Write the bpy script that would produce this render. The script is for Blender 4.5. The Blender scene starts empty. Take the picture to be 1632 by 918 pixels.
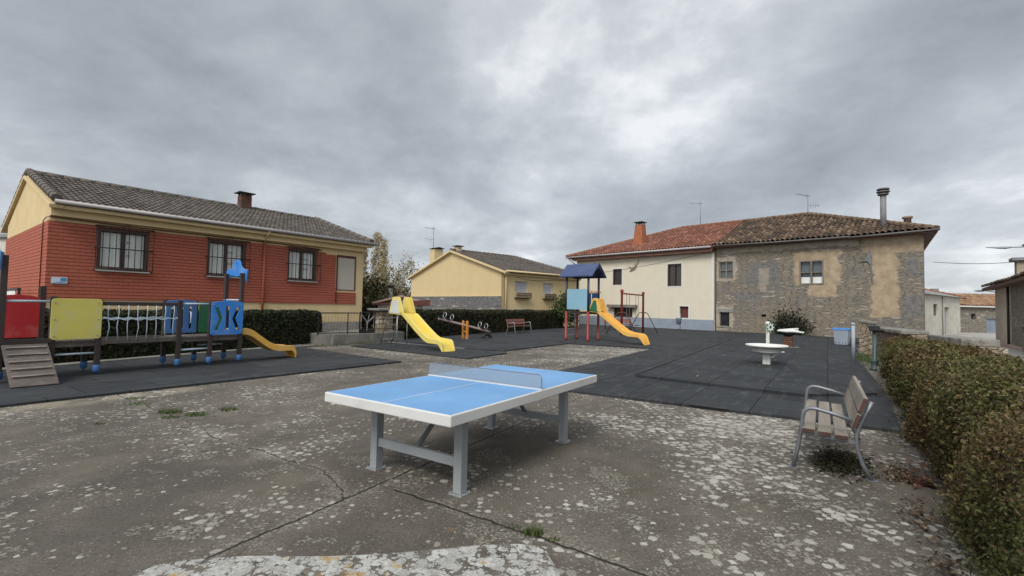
import bpy, bmesh, math, random
import numpy as np
from mathutils import Vector, Matrix
R = math.radians
scene = bpy.context.scene
C = scene.collection

# ------------------------------------------------------------------ camera
cam_d = bpy.data.cameras.new('camera')
cam = bpy.data.objects.new('camera', cam_d)
C.objects.link(cam)
PITCH, ROLL, EYE = .03896, .01998, 1.585
fw = Vector((0, math.cos(PITCH), math.sin(PITCH)))
up = Vector((0, -math.sin(PITCH), math.cos(PITCH)))
rt = Vector((1, 0, 0))
r2 = rt * math.cos(ROLL) + up * math.sin(ROLL)
u2 = up * math.cos(ROLL) - rt * math.sin(ROLL)
cam.matrix_world = Matrix(((r2.x, u2.x, -fw.x, 0), (r2.y, u2.y, -fw.y, 0), (r2.z, u2.z, -fw.z, EYE), (0, 0, 0, 1)))
cam_d.sensor_width = 36
cam_d.lens = 745.294 / 1632 * 36
cam_d.clip_start = .05
cam_d.clip_end = 2000
scene.camera = cam

# ------------------------------------------------------------------ light and exposure
SUN_DIR = Vector((-.30, -.62, .72)).normalized()      # towards the sun behind the cloud
sun_el = math.asin(SUN_DIR.z)
sun_az = math.atan2(SUN_DIR.x, SUN_DIR.y)
sd_ = bpy.data.lights.new('sun', 'SUN')
sd_.energy = 1.35
sd_.angle = R(25)
sd_.color = (1, .965, .91)
sun = bpy.data.objects.new('sun', sd_)
sun.rotation_euler = (-SUN_DIR).to_track_quat('-Z', 'Y').to_euler()
C.objects.link(sun)
scene.view_settings.view_transform = 'Standard'
scene.view_settings.look = 'None'
scene.view_settings.gamma = 1
scene.view_settings.use_curve_mapping = False
scene.view_settings.exposure = .80


# ------------------------------------------------------------------ node helper
class NT:
    def __init__(self, tree):
        self.t = tree
        self.L = tree.links

    def put(self, sock, v):
        if isinstance(v, bpy.types.NodeSocket):
            self.L.new(v, sock)
        elif v is not None:
            if sock.type == 'RGBA' and len(v) == 3:
                v = (*v, 1)
            sock.default_value = v

    def n(self, typ, ins=None, **props):
        nd = self.t.nodes.new(typ)
        for k, v in props.items():
            setattr(nd, k, v)
        for k, v in (ins or {}).items():
            self.put(nd.inputs[k], v)
        return nd

    def m(self, op, a, b=None, c=None, clamp=False):
        nd = self.t.nodes.new('ShaderNodeMath')
        nd.operation = op
        nd.use_clamp = clamp
        self.put(nd.inputs[0], a)
        if b is not None: self.put(nd.inputs[1], b)
        if c is not None: self.put(nd.inputs[2], c)
        return nd.outputs[0]

    def v(self, op, a, b=None, s=None):
        nd = self.t.nodes.new('ShaderNodeVectorMath')
        nd.operation = op
        self.put(nd.inputs[0], a)
        if b is not None: self.put(nd.inputs[1], b)
        if s is not None: self.put(nd.inputs['Scale'], s)
        return nd.outputs['Value' if op in ('DOT_PRODUCT', 'LENGTH', 'DISTANCE') else 'Vector']

    def mix(self, f, a, b, blend='MIX'):
        nd = self.t.nodes.new('ShaderNodeMix')
        nd.data_type = 'RGBA'
        nd.blend_type = blend
        self.put(nd.inputs[0], f)
        self.put(nd.inputs[6], a)
        self.put(nd.inputs[7], b)
        return nd.outputs[2]

    def noise(self, vec, scale, detail=4, rough=.55, dist=0, out='Fac'):
        nd = self.n('ShaderNodeTexNoise', {'Scale': scale, 'Detail': detail, 'Roughness': rough, 'Distortion': dist})
        self.put(nd.inputs['Vector'], vec)
        return nd.outputs[out]

    def ss(self, x, lo, hi):
        nd = self.n('ShaderNodeMapRange', interpolation_type='SMOOTHSTEP')
        self.put(nd.inputs['Value'], x)
        self.put(nd.inputs['From Min'], lo)
        self.put(nd.inputs['From Max'], hi)
        return nd.outputs[0]

    def ramp(self, f, stops):
        nd = self.n('ShaderNodeValToRGB')
        cr = nd.color_ramp
        while len(cr.elements) < len(stops): cr.elements.new(.5)
        for e, (p, c) in zip(cr.elements, stops):
            e.position = p
            e.color = (*c, 1) if len(c) == 3 else c
        self.put(nd.inputs[0], f)
        return nd.outputs[0]

    def xyz(self, vec):
        nd = self.n('ShaderNodeSeparateXYZ')
        self.put(nd.inputs[0], vec)
        return nd.outputs

    def comb(self, x=0, y=0, z=0):
        nd = self.n('ShaderNodeCombineXYZ')
        for i, q in enumerate((x, y, z)): self.put(nd.inputs[i], q)
        return nd.outputs[0]


# ------------------------------------------------------------------ overcast sky
world = bpy.data.worlds.new('World')
scene.world = world
world.use_nodes = True
wt = world.node_tree
wt.nodes.clear()
W = NT(wt)
wo = W.n('ShaderNodeOutputWorld')
bg = W.n('ShaderNodeBackground', {'Strength': .1})
W.L.new(bg.outputs[0], wo.inputs[0])
sky = W.n('ShaderNodeTexSky', sky_type='NISHITA', sun_disc=False)
sky.sun_elevation = sun_el
sky.sun_rotation = sun_az
dirv = W.n('ShaderNodeTexCoord').outputs['Generated']
dx, dy, dz = W.xyz(dirv)
zz = W.m('ADD', W.m('MAXIMUM', dz, 0.0), .30)
flat = W.comb(W.m('DIVIDE', dx, zz), W.m('DIVIDE', dy, zz), 0)
warp = W.v('ADD', flat, W.v('SCALE', W.noise(flat, .5, 3, .5, 0, 'Color'), s=.55))
c1 = W.noise(W.v('ADD', warp, (3.1, 1.7, 0)), .62, 3, .5)
c2 = W.noise(W.v('ADD', warp, (9.1, 5.2, 2)), 1.7, 7, .58, .0)
c3 = W.noise(W.v('ADD', warp, (2.0, 8.0, 5)), 4.4, 7, .62, .0)
den = W.m('ADD', W.m('MULTIPLY', c1, .55), W.m('ADD', W.m('MULTIPLY', c2, .95), W.m('MULTIPLY', c3, .40)))   # mean about .85


def blob(x, y, z, width, amt):
    v = Vector((x, y, z)).normalized()
    d = W.v('DOT_PRODUCT', dirv, tuple(v))
    return W.m('MULTIPLY', W.ss(d, math.cos(width), 1), amt)


# brighter and heavier parts of the cloud deck: direction, angular size, amount
for args in ((.30, 1, .66, .46, .10), (.08, 1, .42, .34, .07), (.45, 1, .44, .30, .07), (-1.05, 1, .42, .24, .06), (-.25, 1, .22, .18, .06), (-.05, 1, .20, .2, .06),
             (-.62, 1, .48, .46, -.12), (.10, 1, .36, .16, -.08), (-.15, 1, .34, .14, -.10), (-.10, 1, .14, .16, -.06), (.35, 1, .20, .20, -.09), (.80, 1, .42, .34, -.03),
             (1.0, 1, .10, .30, .13), (.95, 1, .30, .22, .05), (.60, 1, .24, .2, -.03), (-.15, 1, .62, .22, -.04), (.75, 1, .62, .3, .0)):
    den = W.m('ADD', den, blob(*args))
den = W.m('ADD', den, W.m('MULTIPLY', W.ss(dz, .14, 0.0), .07))
cloud = W.ramp(W.m('SUBTRACT', den, .44), [(.18, (1.75, 1.89, 2.06)), (.36, (2.3, 2.47, 2.67)), (.50, (2.8, 2.98, 3.19)), (.66, (3.7, 3.88, 4.09)), (.80, (5.2, 5.35, 5.5))])
# sky brightened overhead and round the hidden sun: unseen fill added to light the scene
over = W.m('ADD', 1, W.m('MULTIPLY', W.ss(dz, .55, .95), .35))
fill_glow = W.m('MULTIPLY', W.ss(W.v('DOT_PRODUCT', dirv, tuple(SUN_DIR)), .35, 1), 1.3)
cloud = W.v('SCALE', cloud, s=W.m('ADD', over, fill_glow))
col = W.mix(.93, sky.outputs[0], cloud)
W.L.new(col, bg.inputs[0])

# ------------------------------------------------------------------ materials
MATS = {}


def newmat(name):
    m = bpy.data.materials.new(name)
    m.use_nodes = True
    m.node_tree.nodes.clear()
    t = NT(m.node_tree)
    out = t.n('ShaderNodeOutputMaterial')
    b = t.n('ShaderNodeBsdfPrincipled')
    t.L.new(b.outputs[0], out.inputs[0])
    oc = t.n('ShaderNodeTexCoord').outputs['Object']
    MATS[name] = m
    return m, t, b, oc


def bump(t, b, h, strength=.3, dist=.01):
    nd = t.n('ShaderNodeBump', {'Strength': strength, 'Distance': dist, 'Height': h})
    t.L.new(nd.outputs[0], b.inputs['Normal'])


def dark(c, k): return tuple(x * k for x in c)


def pm(name, base, rough=.7, var=.18, scale=2.5, fine=45, bstr=.15, bdist=.004, metal=0, spec=.5, dirt=None, dscale=1.2, damt=.5, stretch=None):
    m, t, b, oc = newmat(name)
    if stretch: oc = t.v('MULTIPLY', oc, stretch)
    n1 = t.noise(oc, scale, 5)
    n2 = t.noise(oc, fine, 4)
    c = t.mix(t.ss(n1, .3, .7), dark(base, 1 - var), dark(base, 1 + var * .8))
    c = t.mix(t.m('MULTIPLY', t.ss(n2, .35, .75), .35), c, dark(base, 1 - var * 1.6))
    if dirt:
        d = t.m('MULTIPLY', t.ss(t.noise(t.v('ADD', oc, (7, 3, 1)), dscale, 7, .65), .5, .68), damt)
        c = t.mix(d, c, dirt)
    t.put(b.inputs['Base Color'], c)
    t.put(b.inputs['Roughness'], t.m('ADD', t.m('MULTIPLY', n1, .2), rough - .1))
    b.inputs['Metallic'].default_value = metal
    b.inputs['Specular IOR Level'].default_value = spec
    if bstr: bump(t, b, t.m('ADD', n2, t.m('MULTIPLY', n1, .6)), bstr, bdist)
    return m


U56 = R(56)


def seg_dist(t, x, y, a, b_):
    ax, ay = a; bx, by = b_
    L2 = (bx - ax) ** 2 + (by - ay) ** 2
    px = t.m('SUBTRACT', x, ax); py = t.m('SUBTRACT', y, ay)
    h = t.m('DIVIDE', t.m('ADD', t.m('MULTIPLY', px, bx - ax), t.m('MULTIPLY', py, by - ay)), L2, clamp=True)
    ex = t.m('SUBTRACT', px, t.m('MULTIPLY', h, bx - ax)); ey = t.m('SUBTRACT', py, t.m('MULTIPLY', h, by - ay))
    return t.m('SQRT', t.m('ADD', t.m('MULTIPLY', ex, ex), t.m('MULTIPLY', ey, ey)))


def disc(t, x, y, cx, cy, r, soft):
    ex = t.m('SUBTRACT', x, cx); ey = t.m('SUBTRACT', y, cy)
    d = t.m('SQRT', t.m('ADD', t.m('MULTIPLY', ex, ex), t.m('MULTIPLY', ey, ey)))
    return t.ss(d, r + soft, r - soft)


def lichen_layer(t, oc, scale, dens, wob, grow=1.0, rmax=.46):
    q = t.v('ADD', oc, t.v('SCALE', t.v('SUBTRACT', t.noise(oc, wob, 3, .6, 0, 'Color'), (.5, .5, .5)), s=.55 / scale))
    vo = t.n('ShaderNodeTexVoronoi', {'Scale': scale, 'Randomness': 1.0}, voronoi_dimensions='2D')
    t.put(vo.inputs['Vector'], q)
    rnd = t.xyz(vo.outputs['Color'])
    r = t.m('MINIMUM', t.m('MULTIPLY', t.m('SUBTRACT', dens, rnd[0]), grow), rmax)
    return t.ss(t.m('SUBTRACT', r, vo.outputs['Distance']), -.02, .05), rnd[1]


def ground_material():
    m, t, b, oc = newmat('lichen_concrete')
    x, y, z = t.xyz(oc)
    big = t.noise(oc, .35, 5, .6)
    mid = t.noise(oc, 1.7, 6, .62)
    fine = t.noise(oc, 38, 5, .7)
    grit = t.noise(oc, 130, 2, .6)
    base = t.ramp(t.m('ADD', t.m('MULTIPLY', big, .55), t.m('MULTIPLY', mid, .5)),
                  [(.36, (.056, .048, .039)), (.5, (.096, .083, .068)), (.62, (.142, .124, .10)), (.74, (.19, .167, .135))])
    base = t.mix(t.m('MULTIPLY', t.ss(grit, .45, .75), .45), base, (.16, .142, .118))
    base = t.mix(t.m('MULTIPLY', t.ss(fine, .52, .35), .5), base, (.028, .025, .021))
    # tan worn patches
    tan = t.ss(t.noise(t.v('ADD', oc, (11, 4, 0)), .8, 5, .6), .56, .7)
    base = t.mix(t.m('MULTIPLY', tan, .55), base, (.14, .118, .09))
    # green and damp stains
    grn = t.m('MULTIPLY', t.ss(t.noise(t.v('ADD', oc, (3, 14, 0)), 1.1, 5), .5, .7), disc(t, x, y, 1.0, 4.5, .2, .8))
    base = t.mix(t.m('MULTIPLY', grn, .8), base, (.085, .08, .024))
    sand = t.m('MULTIPLY', t.ss(seg_dist(t, x, y, (-8.2, 5.1), (-5.9, 8.25)), .62, .1), t.ss(mid, .40, .55))
    base = t.mix(t.m('MULTIPLY', sand, .8), base, (.24, .205, .15))
    # density of pale lichen discs
    d = t.m('MULTIPLY', t.ss(t.noise(t.v('ADD', oc, (5, 9, 0)), .8, 5, .62), .36, .68), .55)
    for cx, cy, r, s, a in ((3.1, 6.2, .8, 2.4, .72), (2.4, 4.2, .4, 1.7, .42), (-2.0, 2.9, .1, 1.0, .18), (4.0, 17.0, 1, 4.5, .75), (-3.5, 15.6, .5, 3, .7), (1.6, 12.8, .5, 3, .4), (-.3, 2.9, .1, 1.2, .15)):
        d = t.m('ADD', d, t.m('MULTIPLY', disc(t, x, y, cx, cy, r, s), a))
    for cx, cy, r, s, a in ((-3.6, 3.6, 1.2, 2.6, .08), (1.35, 4.55, .25, .55, .5), (-.6, 6.3, .5, 1.6, .18), (.2, 5.2, .3, .8, .3), (2.3, 3.9, .1, .5, .2)):
        d = t.m('SUBTRACT', d, t.m('MULTIPLY', disc(t, x, y, cx, cy, r, s), a))
    l1, k1 = lichen_layer(t, oc, 8.6, t.m('ADD', d, .0), 24, .85)
    l2, k2 = lichen_layer(t, t.v('ADD', oc, (31, 17, 0)), 13, t.m('ADD', d, .15), 30, .85)
    l3, k3 = lichen_layer(t, t.v('ADD', oc, (71, 27, 0)), 38, t.m('ADD', d, .22), 60, .75)
    lcol = t.mix(k1, (.30, .283, .24), (.46, .445, .395))
    lcol = t.mix(t.m('MULTIPLY', t.ss(fine, .42, .7), .6), lcol, (.22, .2, .165))
    fade = t.m('ADD', .5, t.m('MULTIPLY', k2, .5))
    c = t.mix(t.m('MULTIPLY', l3, .6), base, (.27, .245, .20))
    c = t.mix(t.m('MULTIPLY', l2, fade), c, lcol)
    c = t.mix(t.m('MULTIPLY', l1, t.m('ADD', .62, t.m('MULTIPLY', k1, .38))), c, lcol)
    # expansion joints, cracks and the paler run of lichen along them
    jx = t.m('ADD', x, t.m('MULTIPLY', t.m('SUBTRACT', t.noise(oc, 5, 4), .5), .07))
    jy = t.m('ADD', y, t.m('MULTIPLY', t.m('SUBTRACT', t.noise(t.v('ADD', oc, (40, 2, 0)), 5, 4), .5), .07))
    J = [((-1.95, 2.75), (1.3, 8.4)), ((-.96, 4.06), (.22, 3.28)), ((.22, 3.28), (1.6, 2.3))]
    dj = None
    for a, e in J:
        q = seg_dist(t, jx, jy, a, e)
        dj = q if dj is None else t.m('MINIMUM', dj, q)
    K = [((-5.6, 4.2), (-4.41, 6.2)), ((-4.41, 6.3), (-2.4, 8.6)), ((-6.5, 7.77), (-4.42, 6.34)), ((-4.42, 6.34), (-3.35, 5.43)), ((-3.35, 5.43), (-1.77, 4.49)), ((-1.77, 4.49), (-1.32, 3.86)),
         ((3.0, 18.8), (1.0, 15.4)), ((-.5, 16.0), (3.6, 13.5)), ((-3.9, 7.9), (-2.3, 12.3))]
    kx = t.m('ADD', x, t.m('MULTIPLY', t.m('SUBTRACT', t.noise(oc, 2.2, 6, .7), .5), .3))
    ky = t.m('ADD', y, t.m('MULTIPLY', t.m('SUBTRACT', t.noise(t.v('ADD', oc, (40, 2, 0)), 2.2, 6, .7), .5), .3))
    dk = None
    for a, e in K:
        q = seg_dist(t, kx, ky, a, e)
        dk = q if dk is None else t.m('MINIMUM', dk, q)
    run = t.m('MULTIPLY', t.ss(t.m('MINIMUM', dj, dk), t.m('MULTIPLY', t.ss(mid, .38, .66), .24), .01), t.ss(fine, .46, .6))
    c = t.mix(t.m('MULTIPLY', run, .55), c, (.34, .315, .26))
    org = t.m('MULTIPLY', disc(t, x, y, -.1, 3.4, .1, .9), t.ss(t.noise(t.v('ADD', oc, (2, 2, 0)), 7, 5, .7), .6, .68))
    c = t.mix(t.m('MULTIPLY', org, .7), c, (.33, .19, .06))
    c = t.mix(t.ss(dj, .016, .007), c, (.022, .02, .014))
    c = t.mix(t.m('MULTIPLY', t.ss(dk, .014, .004), t.ss(mid, .4, .5)), c, (.035, .032, .025))
    t.put(b.inputs['Base Color'], c)
    b.inputs['Roughness'].default_value = .92
    b.inputs['Specular IOR Level'].default_value = .25
    h = t.m('ADD', t.m('ADD', t.m('MULTIPLY', l1, .5), t.m('MULTIPLY', fine, .8)), t.m('MULTIPLY', grit, .5))
    h = t.m('SUBTRACT', h, t.m('MULTIPLY', t.ss(dj, .025, .005), 2.5))
    bump(t, b, h, .6, .006)
    return m


def slab_material():
    m, t, b, oc = newmat('slab_lichen')
    n1 = t.noise(oc, 3, 6, .65); fine = t.noise(oc, 60, 4, .7)
    base = t.ramp(n1, [(.3, (.07, .06, .05)), (.5, (.14, .125, .10)), (.7, (.2, .18, .15))])
    l1, k1 = lichen_layer(t, oc, 17, t.m('ADD', t.m('MULTIPLY', n1, .9), .62), 24, 1.3, .8)
    l2, k2 = lichen_layer(t, t.v('ADD', oc, (9, 4, 0)), 42, t.m('ADD', n1, .15), 60, .9, .5)
    col_ = t.mix(k1, (.33, .325, .30), (.47, .465, .43))
    col_ = t.mix(t.m('MULTIPLY', t.ss(fine, .45, .65), .65), col_, (.22, .2, .17))
    c = t.mix(t.m('MULTIPLY', l2, .85), base, (.42, .41, .375))
    c = t.mix(l1, c, col_)
    c = t.mix(t.m('MULTIPLY', t.ss(t.noise(t.v('ADD', oc, (2, 7, 0)), 13, 7, .75), .55, .62), .8), c, (.06, .05, .04))
    c = t.mix(t.m('MULTIPLY', t.ss(t.noise(t.v('ADD', oc, (5, 1, 0)), 6, 5, .7), .59, .66), .75), c, (.36, .22, .06))
    t.put(b.inputs['Base Color'], c)
    b.inputs['Roughness'].default_value = .95
    b.inputs['Specular IOR Level'].default_value = .2
    bump(t, b, t.m('ADD', t.m('ADD', l1, l2), t.m('MULTIPLY', fine, .8)), .8, .008)
    return m


def rubber_material():
    m, t, b, oc = newmat('rubber_tiles')
    ca, sa = math.cos(U56), math.sin(U56)
    x, y, z = t.xyz(oc)
    u = t.m('ADD', t.m('MULTIPLY', x, ca), t.m('MULTIPLY', y, sa))
    v = t.m('SUBTRACT', t.m('MULTIPLY', y, ca), t.m('MULTIPLY', x, sa))
    q = t.comb(u, v, 0)
    br = t.n('ShaderNodeTexBrick', {'Scale': 1.0, 'Mortar Size': .011, 'Mortar Smooth': .3, 'Brick Width': 1.0, 'Row Height': 1.0, 'Bias': 0.0,
                                    'Color1': (.016, .018, .021, 1), 'Color2': (.034, .037, .042, 1), 'Mortar': (.003, .003, .003, 1)}, offset=.5)
    t.put(br.inputs['Vector'], q)
    n1 = t.noise(oc, .5, 6, .65); n2 = t.noise(oc, 3.2, 5, .65); n3 = t.noise(oc, 170, 2, .6)
    c = t.mix(t.m('MULTIPLY', t.ss(n1, .42, .7), .7), br.outputs['Color'], (.034, .036, .037))
    c = t.mix(t.m('MULTIPLY', t.ss(n2, .5, .72), .55), c, (.026, .031, .022))
    c = t.mix(t.m('MULTIPLY', t.ss(t.noise(t.v('ADD', oc, (50, 3, 0)), .9, 6, .7), .6, .72), .55), c, (.047, .05, .032))
    c = t.mix(t.m('MULTIPLY', t.ss(n3, .5, .8), .4), c, (.062, .064, .065))
    dust = t.m('MULTIPLY', t.ss(t.noise(t.comb(t.m('MULTIPLY', u, 1.2), t.m('MULTIPLY', v, 5), 0), 1.0, 7, .72), .5, .7), .75)
    c = t.mix(dust, c, (.075, .078, .072))
    c = t.mix(t.m('MULTIPLY', br.outputs['Fac'], .85), c, (.006, .006, .006))
    t.put(b.inputs['Base Color'], c)
    t.put(b.inputs['Roughness'], t.m('ADD', .74, t.m('MULTIPLY', n2, .24)))
    b.inputs['Specular IOR Level'].default_value = .3
    bump(t, b, t.m('SUBTRACT', t.m('MULTIPLY', n3, .4), t.m('MULTIPLY', br.outputs['Fac'], 2)), .5, .005)
    return m


def brick_material(name, base, dk, wdt=.26, row=.1, mort=.007, mcol=(.12, .02, .015)):
    m, t, b, oc = newmat(name)
    x, y, z = t.xyz(oc)
    q = t.comb(t.m('ADD', x, y), z, 0)
    br = t.n('ShaderNodeTexBrick', {'Scale': 1.0, 'Mortar Size': mort, 'Mortar Smooth': .35, 'Brick Width': wdt, 'Row Height': row, 'Color1': (*base, 1), 'Color2': (*dk, 1), 'Mortar': (*mcol, 1)}, offset=.5)
    t.put(br.inputs['Vector'], q)
    # the bed joints are deeper than the head joints
    fr = t.m('FRACT', t.m('DIVIDE', z, row))
    bed = t.m('ADD', t.ss(fr, .12, .03), t.ss(fr, .90, .98), clamp=True)
    n1 = t.noise(oc, .7, 6, .6); n2 = t.noise(oc, 25, 4)
    c = t.mix(t.m('MULTIPLY', br.outputs['Fac'], .28), br.outputs['Color'], mcol)
    c = t.mix(t.m('MULTIPLY', bed, .8), c, mcol)
    c = t.mix(t.m('MULTIPLY', t.ss(n1, .45, .75), .4), c, dark(base, .68))
    c = t.mix(t.m('MULTIPLY', t.ss(n2, .5, .8), .3), c, dark(base, 1.25))
    chip = t.ss(t.noise(t.v('ADD', oc, (5, 5, 5)), 2.3, 7, .7), .70, .73)
    c = t.mix(t.m('MULTIPLY', chip, .6), c, (.42, .3, .24))
    t.put(b.inputs['Base Color'], c)
    b.inputs['Roughness'].default_value = .75
    b.inputs['Specular IOR Level'].default_value = .3
    bump(t, b, t.m('SUBTRACT', t.m('MULTIPLY', n2, .15), t.m('ADD', bed, t.m('MULTIPLY', br.outputs['Fac'], .3))), .9, .02)
    return m


def rubble_material(name, stops, sx=2.0, sz=8.5, tint=(.25, .2, .14), joint=(.075, .062, .048), tfreq=.45, plaster=False):
    m, t, b, oc = newmat(name)
    x, y, z = t.xyz(oc)
    u = t.m('ADD', x, t.m('MULTIPLY', y, .83))
    wv = t.v('SCALE', t.v('SUBTRACT', t.noise(t.comb(t.m('MULTIPLY', u, .8), z, 0), 2.2, 4, .6, 0, 'Color'), (.5, .5, .5)), s=.75)
    q = t.v('ADD', t.comb(t.m('MULTIPLY', u, sx), t.m('MULTIPLY', z, sz), 0), wv)
    vo = t.n('ShaderNodeTexVoronoi', {'Scale': 1.0, 'Randomness': .95}, voronoi_dimensions='2D')
    ve = t.n('ShaderNodeTexVoronoi', {'Scale': 1.0, 'Randomness': .95}, voronoi_dimensions='2D', feature='DISTANCE_TO_EDGE')
    t.put(vo.inputs['Vector'], q); t.put(ve.inputs['Vector'], q)
    rnd = t.xyz(vo.outputs['Color'])
    c = t.ramp(rnd[0], stops)
    n1 = t.noise(oc, tfreq, 5, .6); n2 = t.noise(t.comb(t.m('MULTIPLY', u, 9), t.m('MULTIPLY', z, 40), 0), 1, 5, .6)
    c = t.mix(t.m('MULTIPLY', t.ss(n1, .4, .62), .6), c, tint)
    c = t.mix(t.m('MULTIPLY', t.ss(n2, .4, .75), .55), c, dark(joint, 1.3))
    c = t.mix(t.m('MULTIPLY', t.ss(rnd[1], .955, .97), .7), c, (.45, .4, .33))
    e = t.ss(ve.outputs['Distance'], .07, .015)
    c = t.mix(t.m('MULTIPLY', e, .75), c, joint)
    cover = None
    if plaster:                                    # worn render: its edge crumbles along the stones
        nz = t.m('SUBTRACT', t.noise(oc, 1.6, 8, .68), .5)
        ed = t.m('ADD', t.m('MULTIPLY', nz, 1.1), t.m('MULTIPLY', t.m('SUBTRACT', rnd[2], .5), .22))

        def area(boxes, rag):
            d = None
            for cx, cz, hx, hz in boxes:
                bx = t.m('SUBTRACT', t.m('ABSOLUTE', t.m('SUBTRACT', x, cx)), hx); bz = t.m('SUBTRACT', t.m('ABSOLUTE', t.m('SUBTRACT', z, cz)), hz)
                ox = t.m('MAXIMUM', bx, 0); oz = t.m('MAXIMUM', bz, 0)
                q_ = t.m('ADD', t.m('SQRT', t.m('ADD', t.m('MULTIPLY', ox, ox), t.m('MULTIPLY', oz, oz))), t.m('MINIMUM', t.m('MAXIMUM', bx, bz), 0))
                d = q_ if d is None else t.m('MINIMUM', d, q_)
            return t.ss(t.m('ADD', d, t.m('MULTIPLY', ed, rag)), .05, -.05)
        soft = t.mix(t.ss(t.noise(oc, 2.2, 5, .6), .3, .7), (.30, .23, .155), (.44, .345, .235))
        soft2 = t.mix(t.ss(t.noise(oc, 3.1, 5, .6), .3, .7), (.29, .245, .185), (.42, .365, .285))
        soft3 = t.mix(t.ss(t.noise(oc, 4, 6, .65), .35, .65), (.12, .118, .115), (.21, .2, .19))
        front = t.ss(y, .3, .2)
        g3 = t.m('MULTIPLY', area([(3.2, 4.3, .95, .75), (11.4, 4.4, .3, .5), (11.3, 2.0, .4, .7), (2.2, 2.6, .9, .3)], 1.1), t.m('MULTIPLY', front, .85))
        g2 = t.m('MULTIPLY', area([(4.3, 6.3, 4.5, .42), (.75, 4.7, .75, .95), (.6, 1.0, .65, .9)], .8), front)
        g1 = t.m('MULTIPLY', area([(10.4, 6.0, 1.5, .7), (10.05, 3.5, .65, 2.1), (6.5, 4.5, 1.3, 1.15), (6.8, 3.1, .8, .5), (8.4, 1.7, .3, .05)], .75), front)
        g0 = t.m('MULTIPLY', area([(3.3, 4.05, .33, .6), (3.25, 3.2, .2, .25)], .12), front)
        c = t.mix(g3, c, soft3); c = t.mix(g2, c, soft2); c = t.mix(g1, c, soft); c = t.mix(t.m('MULTIPLY', g0, .6), c, soft2)
        cover = t.m('MAXIMUM', t.m('MAXIMUM', g1, g2), t.m('MAXIMUM', g3, g0))
    t.put(b.inputs['Base Color'], c)
    b.inputs['Roughness'].default_value = .9
    b.inputs['Specular IOR Level'].default_value = .25
    h = t.m('ADD', t.m('SUBTRACT', t.m('MULTIPLY', rnd[2], .8), t.m('MULTIPLY', e, 1.0)), t.m('MULTIPLY', n2, .5))
    if cover is not None:
        h = t.m('ADD', t.m('MULTIPLY', h, t.m('SUBTRACT', 1, t.m('MULTIPLY', cover, .88))), t.m('MULTIPLY', cover, .75))
    bump(t, b, h, .9, .035)
    return m


def tile_material(name, stops, moss, mamt=.5, rough=.85):
    m, t, b, oc = newmat(name)
    uv = t.n('ShaderNodeTexCoord').outputs['UV']
    x, y, z = t.xyz(uv)
    cell = t.comb(t.m('FLOOR', x), t.m('FLOOR', y), 0)
    wn = t.n('ShaderNodeTexWhiteNoise', noise_dimensions='2D')
    t.put(wn.inputs['Vector'], cell)
    c = t.ramp(wn.outputs['Value'], stops)
    n1 = t.noise(oc, .6, 6, .65); n2 = t.noise(oc, 6, 6, .65); n3 = t.noise(oc, 60, 3)
    c = t.mix(t.m('MULTIPLY', t.ss(t.m('ADD', t.m('MULTIPLY', n1, .5), t.m('MULTIPLY', n2, .5)), .45, .62), mamt), c, moss)
    c = t.mix(t.m('MULTIPLY', t.ss(n3, .5, .75), .3), c, dark(moss, .5))
    t.put(b.inputs['Base Color'], c)
    b.inputs['Roughness'].default_value = rough
    b.inputs['Specular IOR Level'].default_value = .3
    bump(t, b, t.m('ADD', n3, n2), .3, .01)
    return m


def peel_material(name, base, under, z0, z1, low=(.3, .28, .25), lowz=.75, mott=.07):
    """house paint that has flaked off near the ground"""
    m, t, b, oc = newmat(name)
    x, y, z = t.xyz(oc)
    n1 = t.noise(oc, 1.3, 5); n2 = t.noise(oc, 40, 4); n3 = t.noise(t.v('ADD', oc, (4, 9, 2)), 2.6, 7, .7)
    c = t.mix(t.ss(n1, .3, .7), dark(base, 1 - mott), dark(base, 1 + mott * .5))
    streak = t.noise(t.comb(t.m('MULTIPLY', x, 5), t.m('MULTIPLY', y, 5), t.m('MULTIPLY', z, .5)), 1, 4)
    c = t.mix(t.m('MULTIPLY', t.ss(streak, .52, .75), .10), c, dark(base, .6))
    peel = t.m('MULTIPLY', t.ss(n3, .60, .62), t.ss(z, z1, z0))
    c = t.mix(peel, c, under)
    if lowz:
        edge = t.m('ADD', z, t.m('MULTIPLY', t.m('SUBTRACT', n3, .5), .16))
        c = t.mix(t.ss(edge, lowz + .02, lowz - .02), c, t.mix(t.ss(n3, .4, .6), low, dark(low, .7)))
    t.put(b.inputs['Base Color'], c)
    b.inputs['Roughness'].default_value = .85
    b.inputs['Specular IOR Level'].default_value = .25
    bump(t, b, t.m('SUBTRACT', n2, t.m('MULTIPLY', peel, 2)), .2, .004)
    return m


def leaf_material():
    m, t, b, oc = newmat('leaves')
    a = t.n('ShaderNodeAttribute', attribute_name='leafcol')
    t.put(b.inputs['Base Color'], a.outputs['Color'])
    b.inputs['Roughness'].default_value = .6
    b.inputs['Specular IOR Level'].default_value = .25
    tr = t.n('ShaderNodeBsdfTranslucent')
    t.put(tr.inputs['Color'], a.outputs['Color'])
    mx = t.n('ShaderNodeMixShader', {0: .22})
    t.L.new(b.outputs[0], mx.inputs[1]); t.L.new(tr.outputs[0], mx.inputs[2])
    out = [n for n in t.t.nodes if n.type == 'OUTPUT_MATERIAL'][0]
    t.L.new(mx.outputs[0], out.inputs[0])
    return m


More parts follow.
